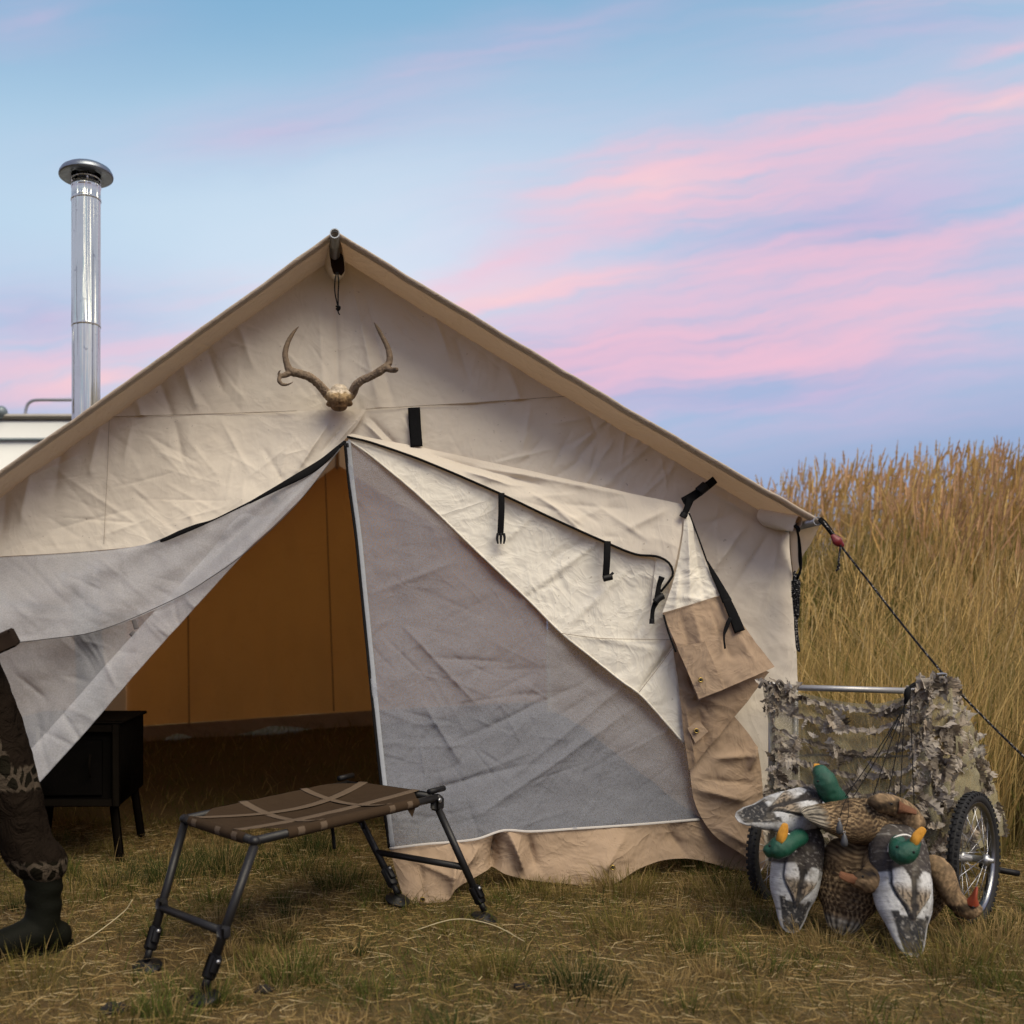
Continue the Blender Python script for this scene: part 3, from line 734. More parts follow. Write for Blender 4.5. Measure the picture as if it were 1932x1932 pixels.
lf = [(1205, 1308, 1275, 1215, 4, -.012), (1060, 1190, 1190, 1070, 6, .006), (1010, 1110, 1160, 1000, 5, .006), (930, 1040, 1010, 970, 4, .005), (1030, 1060, 1120, 1010, 4, -.004), (1100, 1200, 1260, 1230, 5, .005)] + rnd_creases(26, (880, 960, 1280, 1330), (40, 150), (3, 6), (.001, .0035), -50, 25, 44)
lower = sheet('storm_flap_lining', CREAM_IN, [(657, 826, 4.378), (700, 838, 4.372), (800, 873, 4.365), (945, 936, 4.35), (1040, 981, 4.335), (1140, 1026, 4.32), (1200, 1050, 4.31), (1240, 1062, 4.30), (1262, 1110, 4.29), (1252, 1160, 4.29)], low, None,
              [(1252, 1160, 4.29), (1272, 1230, 4.30), (1284, 1320, 4.30), (1292, 1404, 4.30)], cr=lf, seed=45, waves=.012, wl=130)
line('lower_hem', [(x, y, Y - .004) for x, y, Y in low], .004, CREAM_IN, lower, n=60)
line('seam', [(1060, 1195, 4.295), (1130, 1204, 4.29), (1200, 1206, 4.285), (1268, 1207, 4.29)], .0013, SEAM, lower, n=20)
line('seam', [(1206, 1306, 4.285), (1240, 1262, 4.285), (1275, 1215, 4.29)], .0013, SEAM, lower, n=20)
# curled end of the flap
sheet('storm_flap_curl', CREAM_IN, [(1238, 1052, 4.29), (1262, 1064, 4.262), (1268, 1080, 4.262)], [(1228, 1140, 4.29), (1245, 1125, 4.285), (1252, 1112, 4.28)], seed=47, waves=.006)
# hanging tail: cream top, tan sod cloth below
tl = sheet('flap_tail', CREAM_IN, [(1290, 958, 4.27), (1300, 966, 4.268)], [(1250, 1156, 4.245), (1300, 1141, 4.235), (1364, 1121, 4.245)], [(1290, 958, 4.27), (1287, 1010, 4.26), (1274, 1080, 4.255), (1250, 1156, 4.245)], [(1300, 966, 4.268), (1332, 1060, 4.255), (1364, 1121, 4.245)],
           cr=[(1295, 980, 1300, 1140, 9, .012), (1310, 1010, 1330, 1130, 8, -.008), (1280, 1080, 1270, 1150, 7, .008)] + rnd_creases(10, (1270, 1040, 1350, 1140), (30, 80), (3, 5), (.002, .004), 10, 30, 50), seed=51, waves=.008, wl=70)
t1c = [(1305, 1150, 1345, 1300, 7, .008), (1335, 1140, 1380, 1240, 12, -.008), (1285, 1160, 1320, 1290, 10, -.007), (1330, 1130, 1350, 1190, 6, .004), (1380, 1180, 1430, 1260, 12, .008)]
t1 = sheet('sod_tail', TAN, [(1250, 1156, 4.244), (1300, 1141, 4.234), (1364, 1121, 4.244)], [(1318, 1322, 4.21), (1390, 1290, 4.20), (1462, 1258, 4.22)], [(1250, 1156, 4.244), (1285, 1240, 4.225), (1318, 1322, 4.21)], [(1364, 1121, 4.244), (1402, 1180, 4.23), (1462, 1258, 4.22)], cr=t1c, seed=53, waves=.010, wl=70)
p_ = sheet('reinforcing_patch', TAN, [(1278, 1222, 4.206), (1330, 1210, 4.190)], [(1319, 1319, 4.198), (1366, 1300, 4.188)], None, None, seed=53, waves=.004, wl=70, parent=t1)
grommet(1322, 1283, 4.180, t1)
line('seam', [(1250, 1157, 4.236), (1300, 1142, 4.224), (1364, 1122, 4.236)], .0016, SEAM, t1, n=20)
strap('zipper', [(1252, 1160, 4.235), (1262, 1195, 4.225), (1275, 1230, 4.215)], 4, BLACK, t1, thick=.5)
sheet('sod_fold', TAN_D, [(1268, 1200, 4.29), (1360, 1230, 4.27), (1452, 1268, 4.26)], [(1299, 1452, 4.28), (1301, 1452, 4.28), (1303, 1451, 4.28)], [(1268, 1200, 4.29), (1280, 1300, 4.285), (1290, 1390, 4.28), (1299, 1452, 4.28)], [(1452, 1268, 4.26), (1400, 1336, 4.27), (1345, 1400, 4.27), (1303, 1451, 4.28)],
      cr=[(1285, 1300, 1360, 1330, 6, .012), (1320, 1330, 1330, 1400, 8, -.010), (1290, 1330, 1310, 1440, 7, .010), (1300, 1280, 1340, 1350, 6, -.012)], seed=55, waves=.014, wl=60)
pt = sheet('reinforcing_patch', TAN, [(1297, 1374, 4.255), (1318, 1358, 4.25)], [(1312, 1402, 4.25), (1336, 1380, 4.25)], seed=55, waves=.002)
grommet(1314, 1379, 4.240, pt)
sheet('sod_drape', TAN, [(1300, 1440, 4.31), (1345, 1398, 4.30), (1384, 1350, 4.31)], [(1440, 1638, 4.33), (1444, 1638, 4.33)], [(1300, 1440, 4.31), (1305, 1490, 4.29), (1320, 1535, 4.28), (1350, 1578, 4.28), (1400, 1612, 4.30), (1440, 1638, 4.33)], [(1384, 1350, 4.31), (1416, 1390, 4.32), (1434, 1440, 4.32), (1440, 1500, 4.32), (1444, 1638, 4.33)],
      cr=[(1350, 1430, 1425, 1425, 6, .012), (1320, 1490, 1400, 1510, 8, .016), (1330, 1470, 1420, 1480, 6, -.010), (1425, 1400, 1415, 1450, 5, .02), (1350, 1560, 1420, 1600, 10, .01)], seed=57, waves=.014, wl=80)
# left door: netting draped over the person's side ---------------------
diag = [(645, 840, 4.355), (600, 890, 4.33), (560, 937, 4.31), (500, 1003, 4.27), (440, 1070, 4.23), (370, 1146, 4.19), (300, 1222, 4.15), (220, 1313, 4.11), (150, 1395, 4.08), (75, 1479, 4.05), (10, 1550, 4.02)]
def swag(x, y):
    """long hanging arcs that fan out of the door's peak"""
    ang = np.arctan2(y - 830, 660 - x); r = np.hypot(x - 650, y - 830)
    return sstep(60, 320, r) * (.045 * np.sin(ang * 15 + .5 * np.sin(r / 130) + .8) + .014 * np.sin(ang * 41 + 1.3))
nl = [(x, y + 2, Y - .004) for x, y, Y in ZL]
nc = rnd_creases(46, (20, 1120, 420, 1440), (40, 160), (3, 6), (.002, .006), 35, 22, 60)
net_l = sheet('flap_netting', MESH_L, [(-130, 1060, 4.38), (0, 1052, 4.37), (140, 1044, 4.36), (275, 1031, 4.35), (400, 984, 4.33), (540, 910, 4.33), (645, 838, 4.355)], diag[::-1], [(-130, 1060, 4.38), (-110, 1300, 4.25), (10, 1550, 4.02)], None, cr=nc, extra=swag, seed=61, waves=.02, wl=150, res=3.5)
# second layer above the overlap seam
sm = [(-110, 1225, 4.19), (0, 1215, 4.17), (85, 1206, 4.16), (185, 1190, 4.15), (330, 1130, 4.15), (400, 1088, 4.17), (460, 1045, 4.19), (560, 950, 4.24), (642, 846, 4.33)]
sheet('flap_netting_overlap', MESH_L, [(-130, 1058, 4.37), (0, 1050, 4.355), (140, 1042, 4.345), (275, 1030, 4.335), (400, 982, 4.315), (540, 909, 4.31), (642, 840, 4.34)], sm[:], None, None, extra=lambda x, y: swag(x, y) + .004, cr=rnd_creases(22, (20, 1060, 420, 1190), (40, 160), (3, 6), (.001, .004), 25, 20, 63), seed=61, waves=.02, wl=150, parent=net_l, res=4)
line('seam', [(x, y, Y - .022) for x, y, Y in sm], .0018, simple('net_seam', (.10, .10, .105, 1), .9), net_l, n=50)
# doubled hem along the free edge
hm2 = [(x - 44, y - 34, Y - .010) for x, y, Y in diag[3:]]
sheet('flap_netting_hem', MESH_L, [(615, 862, 4.335), (560, 920, 4.305), (500, 975, 4.27)] + hm2, [(x - 1, y - 1, Y - .014) for x, y, Y in diag], None, None, seed=61, waves=.02, wl=150, extra=swag, parent=net_l, cr=nc)
for (x, y, w, h_, Y) in ((255, 1178, 9, 17, 4.20), (251, 1196, 12, 7, 4.20), (520, 942, 13, 12, 4.32), (120, 1087, 16, 7, 4.38), (8, 1130, 12, 30, 4.34)):
    strap('hook_tab', [(x - w * .3, y - h_ * .5, Y), (x + w * .3, y + h_ * .5, Y)], w, simple('tab_grey%d' % x, (.14, .13, .13, 1), .9), net_l)
# left zipper along the canvas edge
strap('zipper', [(651, 833, 4.325), (632, 850, 4.31), (612, 868, 4.30), (590, 884, 4.29), (560, 901, 4.275), (530, 917, 4.27), (500, 933, 4.265), (470, 949, 4.265)], [6, 9, 12, 15, 14, 10, 7, 4], BLACK, n=40, thick=.25)
strap('zipper', [(485, 941, 4.265), (440, 963, 4.265), (400, 982, 4.265), (370, 993, 4.265), (340, 1005, 4.27), (310, 1018, 4.28), (275, 1029, 4.30)], [4, 3, 3, 8, 9, 7, 2], BLACK, n=40, thick=.25)
for dx in (0, 9):
    V, F, T = ring_geo(P(643 + dx, 839, 4.31), .0045, .0016, (0, -1, 0), 12, 6)
    part('zip_pull', new_mesh('zip_pull', V, F), BLACKP, tent)
strap('zip_pull', [(655, 836, 4.31), (656, 844, 4.31)], 5, BLACKP, thick=.5)
# webbing straps and buckles -------------------------------------------
s_ = strap('hook_strip', [(781, 769, 4.375), (783, 805, 4.372), (786, 843, 4.37)], 23, BLACK, thick=.08, smooth=False)
s_ = strap('strap', [(946, 930, 4.30), (946, 965, 4.29), (944, 1010, 4.295)], 12, BLACK)
for dx in (-7, 0, 7): strap('buckle_prong', [(945 + dx * .8, 1006, 4.285), (945 + dx, 1016, 4.285), (945 + dx * .75, 1026, 4.285)], [5, 5, 3], BLACKP, s_, thick=.6)
s_ = strap('strap', [(1146, 1021, 4.27), (1145, 1055, 4.26), (1143, 1088, 4.27)], 13, BLACK)
strap('buckle', [(1138, 1092, 4.255), (1155, 1088, 4.255)], 12, BLACKP, s_, thick=.6); strap('buckle_tab', [(1150, 1088, 4.25), (1157, 1080, 4.25)], 5, BLACKP, s_)
s_ = strap('strap', [(1249, 1088, 4.245), (1243, 1105, 4.25), (1240, 1130, 4.25), (1232, 1150, 4.25), (1230, 1176, 4.25)], [12, 9, 12, 8, 9], BLACK)
strap('buckle', [(1236, 1136, 4.24), (1244, 1128, 4.24), (1252, 1124, 4.24)], 13, BLACKP, s_, thick=.6); strap('buckle', [(1230, 1168, 4.245), (1230, 1177, 4.245)], 10, BLACKP, s_, thick=.5)
s_ = strap('strap', [(1349, 905, 4.33), (1325, 924, 4.31), (1305, 938, 4.28), (1290, 948, 4.26)], [15, 16, 17, 20], BLACK)
strap('strap_end', [(1302, 940, 4.255), (1297, 957, 4.25), (1289, 975, 4.25)], [17, 12, 12], BLACK, s_)
strap('buckle', [(1332, 916, 4.295), (1318, 928, 4.29)], 19, BLACKP, s_, thick=.5); strap('buckle', [(1292, 968, 4.245), (1288, 976, 4.245)], 14, BLACKP, s_, thick=.5)
strap('edge_piping', [(1300, 968, 4.262), (1318, 1015, 4.254), (1334, 1060, 4.248)], 3, BLACK, thick=.6)
s_ = strap('strap', [(1334, 1058, 4.245), (1347, 1085, 4.238), (1360, 1110, 4.232), (1372, 1135, 4.225)], [3, 10, 14, 19], BLACK)
strap('hook_strip', [(1370, 1130, 4.218), (1384, 1162, 4.21), (1396, 1192, 4.205)], [16, 19, 21], BLACK, s_, thick=.08)
strap('strap_end', [(1378, 1165, 4.20), (1370, 1185, 4.20), (1366, 1200, 4.20), (1368, 1224, 4.20)], [7, 8, 4, 4], BLACK, s_)
# roof -----------------------------------------------------------------
RID, EVR, EVL = P(632, 437, ROOFY), P(1550, 985, ROOFY), P(-300, 1099, ROOFY)
def roof(name, e, seed):
    n, m = 130, 70
    u = np.linspace(0, 1, m)[None, :]; v = np.linspace(0, 1, n)[:, None]
    Y = ROOFY + v * (9.9 - ROOFY) + 0 * u
    X = RID[0] + (e[0] - RID[0]) * u + 0 * v; Z = RID[2] + (e[2] - RID[2]) * u + 0 * v
    Z = Z - .018 * np.sin(np.pi * u) * (1 - np.exp(-v * 8)) - .010 * np.sin(np.pi * u) + .008 * perlin(u * 3, v * 9, seed) * sstep(0, .03, v) + .006 * np.sin(v * 40) * np.sin(np.pi * u) * sstep(.02, .1, v)
    Z = Z - .010 * np.exp(-v * 130)
    return part(name, new_mesh(name, np.stack([X, Y, Z], -1), grid_faces(n, m)), ROOFC, tent)
for e, sd_, nm in ((EVR, 70, 'roof_panel'), (EVL, 71, 'roof_panel')):
    r_ = roof(nm, e, sd_)
    # doubled hem along the front edge, hanging a little
    a = np.linspace(0, 1, 90)[:, None]; ln = RID + (e - RID) * a - np.sin(np.pi * a) * np.array([[0, 0, .010]])
    wob = .007 * perlin(a * 9, a * 0, sd_) + .003 * perlin(a * 31, a * 0, sd_ + 2)
    rows = [ln + np.c_[np.zeros((90, 1)), np.full((90, 1), dy), dz + wob] for dy, dz in ((.055, -.006), (.030, -.013), (.006, -.012), (-.004, -.002), (-.001, .005), (.03, .006))]
    V = np.stack(rows, 0)
    part('roof_hem', new_mesh('roof_hem', V, grid_faces(6, 90)), ROOFC, r_)
# side walls with valance, back wall
for e, x0, nm in ((EVR, (1491, 1512), 1), (EVL, (-232, -240), -1)):
    n, m = 60, 24
    v = np.linspace(0, 1, n)[:, None]; u = np.linspace(0, 1, m)[None, :]
    pt_, pb = P(x0[0], 980 if nm > 0 else 1086, wy), P(x0[1], 1650, wy)
    Y = wy + v * (BACKY - wy) + 0 * u
    X = pt_[0] + (pb[0] - pt_[0]) * u + .02 * perlin(v * 9, u * 3, 80)
    X = np.where((v == 0) | (u == 0), pt_[0] + (pb[0] - pt_[0]) * u + 0 * v, X)
    Zb = gz(np.full((n, 1), pb[0]), Y[:, :1])
    Z = pt_[2] * (1 - u) + Zb * u
    part('side_wall', new_mesh('side_wall', np.stack([X, Y, Z], -1), grid_faces(n, m)), CREAM, tent)
n, m = 60, 160
xs = np.linspace(-2.04, 1.98, m); zt = np.where(xs < RID[0], EVL[2] + (RID[2] - EVL[2]) * (xs - EVL[0]) / (RID[0] - EVL[0]), EVR[2] + (RID[2] - EVR[2]) * (xs - EVR[0]) / (RID[0] - EVR[0]))
zs = np.interp(xs, [-1.9, .30, 2.0], [.19, .343, .43])
u = np.linspace(0, 1, n)[:, None]
Z = zt[None] * (1 - u) + zs[None] * u
Yb = BACKY + .09 * fbm(np.broadcast_to(xs[None] * 1.6, Z.shape), Z * .5, 90, 3)
V = np.stack([np.broadcast_to(xs[None], Z.shape), Yb, Z], -1)
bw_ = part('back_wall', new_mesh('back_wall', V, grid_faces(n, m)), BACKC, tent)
zg = gz(xs, xs * 0 + BACKY)
gap = .085 * np.exp(-((xs - P(520, 0, BACKY)[0]) / .30) ** 2) + .065 * np.exp(-((xs - P(335, 0, BACKY)[0]) / .15) ** 2) - .02 + .014 * perlin(xs * 5, xs * 0, 91)
Z = zs[None] * (1 - u) + (zg + gap)[None] * u
V = np.stack([np.broadcast_to(xs[None], Z.shape), BACKY + .04 * fbm(np.broadcast_to(xs[None] * 2, Z.shape), Z * 3, 92, 3) - .02, Z], -1)
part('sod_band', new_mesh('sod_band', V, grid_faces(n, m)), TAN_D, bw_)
for (xa, ya, xb, yb) in ((352, 900, 357, 1372), (612, 850, 630, 1342), (480, 850, 490, 1000)):
    line('seam', [(xa, ya, BACKY - .05), ((xa + xb) / 2, (ya + yb) / 2, BACKY - .06), (xb, yb, BACKY - .05)], .006, simple('seam_inner%d' % xa, (.30, .19, .10, 1), .9), bw_, n=20)
# poles ----------------------------------------------------------------
def pipe(name, a, b, r, mat, parent):
    """open tube with a visible wall thickness"""
    a, b = np.asarray(a, float), np.asarray(b, float)
    Vo, Fo, _ = tube_geo(np.array([a, b]), r, 24); Vi, Fi, _ = tube_geo(np.array([a, b]), r * .80, 24)
    Vo, Vi = Vo[:48], Vi[:48]
    j = np.arange(24); j2 = (j + 1) % 24
    rim = np.stack([j, j2, 48 + j2, 48 + j], 1); rim2 = np.stack([24 + j2, 24 + j, 72 + j, 72 + j2], 1)
    me = new_mesh(name, np.vstack([Vo, Vi]), np.vstack([Fo, Fi[:, ::-1] + 48, rim[:, ::-1], rim2[:, ::-1]]))
    for p in me.polygons[-48:]: p.use_smooth = False
    return part(name, me, mat, parent)
rp = P(631.5, 440, ROOFY - .03); pipe('ridge_pole', rp, (rp[0], 9.8, rp[2]), .0205, STEEL, tent)
ep = P(1543, 983, ROOFY - .005); pipe('eave_pole', ep, (ep[0] - .012, 9.8, ep[2] + .01), .0185, STEEL, tent)
ep2 = P(-290, 1099, ROOFY); pipe('eave_pole', ep2, (ep2[0], 9.8, ep2[2]), .0185, STEEL, tent)
# ridge sleeve: cloth hood around the ridge pole hole
def sleeve(name, ring0, ring1, mat, parent, n=12, lip=.006):
    """cloth funnel between two closed px outlines (front, back)"""
    m = 48
    a = resample(np.vstack([ring0, ring0[:1]]), m + 1)[:-1]; b = resample(np.vstack([ring1, ring1[:1]]), m + 1)[:-1]
    rows = []
    for t in np.linspace(0, 1, n): rows.append(a * (1 - t) + b * t)
    S = np.array(rows)
    V = np.stack([(S[..., 0] - VX) / FPX * S[..., 2], S[..., 2], CAMH - (S[..., 1] - VY) / FPX * S[..., 2]], -1)
    V[..., 0] += .003 * perlin(S[..., 1] / 9, S[..., 2] * 30, 95); V[..., 1] += .004 * perlin(S[..., 0] / 8, S[..., 1] / 14, 96)
    return part(name, new_mesh(name, V, grid_faces(n, m, 0, True)), mat, parent)
dark = simple('sleeve_shade_dark', (.05, .028, .016, 1), .9)
f0 = [(622, 452, 4.2), (632, 448, 4.2), (642, 455, 4.2), (647, 480, 4.22), (650, 500, 4.23), (650, 512, 4.23), (644, 520, 4.22), (637, 517, 4.22), (631, 518, 4.22), (626, 508, 4.23), (623, 490, 4.23), (621, 468, 4.22)]
f1 = [(617, 455, 4.39), (632, 450, 4.39), (646, 458, 4.39), (650, 485, 4.39), (651, 505, 4.385), (649, 520, 4.385), (641, 528, 4.385), (634, 530, 4.385), (624, 524, 4.385), (615, 510, 4.39), (612, 490, 4.39), (613, 468, 4.39)]
sl = sleeve('ridge_sleeve', np.array(f0, float), np.array(f1, float), CREAM, tent)
V = PP([(x, y, 4.34) for x, y, _ in f0]); c0 = V.mean(0)
part('sleeve_shade_sheet', new_mesh('sleeve_shade_sheet', np.vstack([V, c0[None]]), None, [[i, (i + 1) % 12, 12] for i in range(12)]), dark, sl)  # dark sheet standing in for the shade inside the sleeve
line('draw_cord', [(635, 514, 4.19), (632, 530, 4.18), (632, 552, 4.19), (636, 572, 4.2), (638, 582, 4.2)], .0028, BLACK, sl, n=20)
line('draw_cord', [(637, 514, 4.19), (639, 530, 4.18), (638, 555, 4.19), (638, 575, 4.2), (638, 582, 4.2)], .0028, BLACK, sl, n=20)
line('cord_knot', [(635, 578, 4.2), (641, 579, 4.19), (640, 584, 4.195), (635, 582, 4.2), (638, 586, 4.2)], .0042, BLACK, sl, n=16, cap='round')
line('cord_tail', [(638, 584, 4.2), (638, 589, 4.2), (641, 594, 4.2)], .0026, BLACK, sl)
# eave sleeve and corner valance
f0 = [(1506, 974, 4.20), (1512, 975, 4.20), (1514, 985, 4.20), (1510, 994, 4.20), (1503, 1000, 4.20), (1496, 1003, 4.21), (1500, 990, 4.21), (1502, 980, 4.20)]
f1 = [(1452, 955, 4.385), (1490, 968, 4.385), (1494, 985, 4.385), (1485, 1000, 4.385), (1460, 998, 4.385), (1438, 990, 4.385), (1428, 975, 4.385), (1434, 960, 4.385)]
sl2 = sleeve('eave_sleeve', np.array(f0, float), np.array(f1, float), CREAM, tent)
sheet('valance', CREAM, [(1490, 992, 4.36), (1520, 992, 4.26), (1549, 986, 4.15)], [(1497, 1086, 4.40), (1504, 1076, 4.38), (1508, 1066, 4.36)], [(1490, 992, 4.36), (1491, 1040, 4.38), (1497, 1086, 4.40)], [(1549, 986, 4.15), (1540, 1003, 4.2), (1529, 1026, 4.27), (1514, 1050, 4.33), (1508, 1066, 4.36)], cr=[(1500, 1000, 1503, 1070, 5, .01), (1520, 1000, 1512, 1050, 5, -.006)], seed=97, waves=.006, wl=40)
line('seam', [(1490, 1002, 4.35), (1491, 1040, 4.37), (1496, 1085, 4.39), (1503, 1150, 4.395)], .0022, SEAM, n=20)

# ------------------------------------------------------------------ helpers for rounded bodies
def lathe_geo(c, prof, seg=32, axis=(0, 0, 1)):
    """surface of revolution: prof = [(radius, height)]"""
    th = np.linspace(0, 2 * np.pi, seg, endpoint=False)
    pr = np.array(prof, float)
    L = np.stack([pr[:, :1] * np.cos(th)[None], pr[:, :1] * np.sin(th)[None], np.repeat(pr[:, 1:], seg, 1)], -1)
    B = basis(np.cross(axis, (.3, .9, .1)), axis)
    return L.reshape(-1, 3) @ B.T + np.asarray(c, float), grid_faces(len(pr), seg, 0, True)[:, ::-1], np.zeros((0, 3), int)
def lathe(name, c, prof, mat, parent, seg=32, axis=(0, 0, 1)):
    V, F, T = lathe_geo(c, prof, seg, axis)
    return part(name, new_mesh(name, V, F), mat, parent)
def ell_geo(c, r, rot=None, n=16, m=24):
    a = np.linspace(1e-3, np.pi - 1e-3, n)[:, None]; b = np.linspace(0, 2 * np.pi, m, endpoint=False)[None]
    V = np.stack([np.sin(a) * np.cos(b), np.sin(a) * np.sin(b), np.cos(a) + 0 * b], -1).reshape(-1, 3) * np.asarray(r, float)
    if rot is not None: V = V @ np.asarray(rot).T
    V = V + np.asarray(c, float)
    top = len(V); V = np.vstack([V, V[:m].mean(0), V[-m:].mean(0)])
    j = np.arange(m); j2 = (j + 1) % m
    T = np.vstack([np.stack([np.full(m, top), j, j2], 1), np.stack([np.full(m, top + 1), (n - 1) * m + j2, (n - 1) * m + j], 1)])
    return V, grid_faces(n, m, 0, True)[:, ::-1], T
def remeshed(name, geos, voxel, smooth=6):
    """one continuous skin round several overlapping closed shapes"""
    V, F, T = merge(*geos)
    me = new_mesh(name + '_src', V, F, T); fix_normals(me)
    o = bpy.data.objects.new(name + '_src', me); COL.objects.link(o)
    md = o.modifiers.new('r', 'REMESH'); md.mode = 'VOXEL'; md.voxel_size = voxel
    ms = o.modifiers.new('s', 'SMOOTH'); ms.factor = .5; ms.iterations = smooth
    dg = bpy.context.evaluated_depsgraph_get(); dg.update()
    r = bpy.data.meshes.new_from_object(o.evaluated_get(dg)); r.name = name
    bpy.data.objects.remove(o); bpy.data.meshes.remove(me)
    r.polygons.foreach_set('use_smooth', np.ones(len(r.polygons), bool))
    return r
def verts_of(me):
    v = np.zeros(len(me.vertices) * 3, np.float32); me.vertices.foreach_get('co', v); return v.reshape(-1, 3)
def paint(me, col):
    at = me.color_attributes.get('Col') or me.color_attributes.new('Col', 'FLOAT_COLOR', 'POINT')
    c = np.ones((len(me.vertices), 4), np.float32); c[:, :3] = col; at.data.foreach_set('color', c.ravel())

# ------------------------------------------------------------------ stove pipe
GALV = None
m, k, out = mat_base('galvanised_pipe')
pos = geopos(k)
sc_n = k.noise(pos, 7, 4, .6); st = k.n('ShaderNodeMapping'); st.inputs['Scale'].default_value = (60, 60, 3); k.put(st.inputs[0], pos)
sn_ = k.noise(st.outputs[0], 1.0, 4, .6)
vs4 = k.n('ShaderNodeMapping'); vs4.inputs['Scale'].default_value = (26, 26, .8); k.put(vs4.inputs[0], pos)
c = k.mix(sc_n.outputs[0], (.54, .56, .51, 1), (.72, .735, .68, 1))
c = k.mix(k.m('MULTIPLY', k.m('GREATER_THAN', k.noise(pos, 26, 3, .7).outputs[0], .66), .4), c, (.22, .23, .26, 1))
k.t.links.new(pbr(k, c, k.m('MULTIPLY_ADD', sn_.outputs[0], .20, .10), .95, bump(k, k.noise(vs4.outputs[0], 1.0, 2, .5).outputs[0], .8, .05)), out.inputs[0])
GALV = m
CAPM = simple('cap_metal', (.24, .27, .31, 1), .38, .85, .3, 30)
PX, PY = P(162.5, 0, 5.2)[0], 5.2
pz = lambda y: CAMH - (y - VY) / FPX * PY
pr_ = 27.5 / FPX * PY
pipe_t = thing('stove_pipe', (PX, PY, pz(1000)), 'tall shiny galvanised stove pipe with a domed rain cap above the left roof', 'stove pipe')
lathe('pipe_section', (PX, PY, 0), [(pr_ * .965, pz(1140)), (pr_ * .965, pz(618)), (pr_ * .965, pz(610))], GALV, pipe_t, 40)
lathe('pipe_section', (PX, PY, 0), [(pr_ * .97, pz(618)), (pr_ * 1.0, pz(617.5)), (pr_ * 1.0, pz(614)), (pr_ * .985, pz(612)), (pr_ * .985, pz(378))], GALV, pipe_t, 40)
lathe('collar', (PX, PY, 0), [(pr_ * .985, pz(381)), (pr_ * 1.03, pz(380)), (pr_ * 1.03, pz(377)), (pr_ * .99, pz(375)), (pr_ * .99, pz(357)), (pr_ * 1.02, pz(355)), (pr_ * 1.02, pz(351)), (pr_ * .95, pz(350)), (pr_ * .95, pz(347)), (pr_ * .8, pz(346))], GALV, pipe_t, 40)
line('seam_fold', [(138.5, 615, 5.155), (138.5, 700, 5.155), (138.5, 780, 5.155)], .004, GALV, pipe_t, n=6)
line('seam_fold', [(135.8, 380, 5.17), (135.6, 500, 5.17), (135.4, 612, 5.17)], .0028, GALV, pipe_t, n=6)
for yy in (392, 400, 465, 476, 545, 556):
    V, F, T = box_geo(P(144, yy, 5.147), (.010, .006, .012), None, .002); part('crimp', new_mesh('crimp', V, F, T), GALV, pipe_t)
for a in (20, 110, 200, 290):
    ca, sa = math.cos(R(a)), math.sin(R(a))
    V, F, T = tube_geo(np.array([[PX + ca * pr_ * .92, PY + sa * pr_ * .92, pz(352)], [PX + ca * pr_ * .92, PY + sa * pr_ * .92, pz(333)]]), .006, 6); part('cap_strut', new_mesh('cap_strut', V, F, T), GALV, pipe_t)
V, F, T = ring_geo((PX, PY, pz(340)), pr_ * .96, .004, (0, 0, 1), 36); part('cap_ring', new_mesh('cap_ring', V, F), GALV, pipe_t)
lathe('inner_tube', (PX, PY, 0), [(pr_ * .6, pz(350)), (pr_ * .6, pz(330))], CAPM, pipe_t)
cr_ = 50.5 / FPX * PY
lathe('rain_cap', (PX, PY, 0), [(cr_ * .55, pz(331)), (cr_ * .95, pz(335)), (cr_, pz(334)), (cr_ * 1.005, pz(332)), (cr_ * .985, pz(328)), (cr_ * .92, pz(322.5)), (cr_ * .78, pz(318)), (cr_ * .55, pz(316)), (cr_ * .36, pz(315)), (cr_ * .33, pz(313)), (cr_ * .2, pz(312)), (.0005, pz(311.6))], CAPM, pipe_t, 48)

# ------------------------------------------------------------------ deer skull with antlers
BONE = vcol('bone', .75, 90, .35, .5, .006)
sk_ = thing('deer_skull', P(640, 760, 4.3), 'deer skull cap with two brown antlers hung on the canvas above the door', 'skull')
q = lambda x, y: (483 + x * .16667, 563.5 + y * .16667)
def ant(pts, rads, Y0=4.32):
    p = []
    for (x, y, dy) in pts: a, b = q(x, y); p.append(P(a, b, Y0 - dy))
    return tube_geo(np.array(p), np.array(rads) * 4.3 / FPX * .16667, 12, len(pts) * 6, True, 'round')
A1 = [ant([(830, 1110, 0), (780, 1050, .03), (700, 960, .06), (600, 885, .09), (480, 845, .11), (390, 820, .12), (350, 740, .12), (330, 620, .11), (360, 500, .10), (420, 390, .08), (500, 297, .06)], [56, 55, 50, 48, 46, 48, 38, 34, 29, 20, 3]),
      ant([(400, 830, .12), (330, 865, .13), (275, 880, .14), (262, 930, .15), (300, 970, .16), (370, 968, .17), (440, 930, .18)], [38, 32, 26, 24, 20, 13, 3]),
      ant([(270, 890, .14), (256, 850, .145), (268, 820, .15), (288, 808, .155)], [18, 14, 10, 3])]
A2 = [ant([(1060, 1110, 0), (1095, 1060, .03), (1130, 985, .06), (1200, 925, .08), (1310, 875, .10), (1420, 810, .12), (1500, 740, .12), (1512, 640, .12), (1485, 540, .11), (1430, 430, .10), (1375, 330, .08), (1328, 262, .06)], [56, 55, 50, 46, 44, 46, 40, 36, 31, 26, 20, 4]),
      ant([(1460, 780, .12), (1520, 805, .14), (1570, 810, .16), (1592, 800, .19)], [36, 32, 30, 24])]
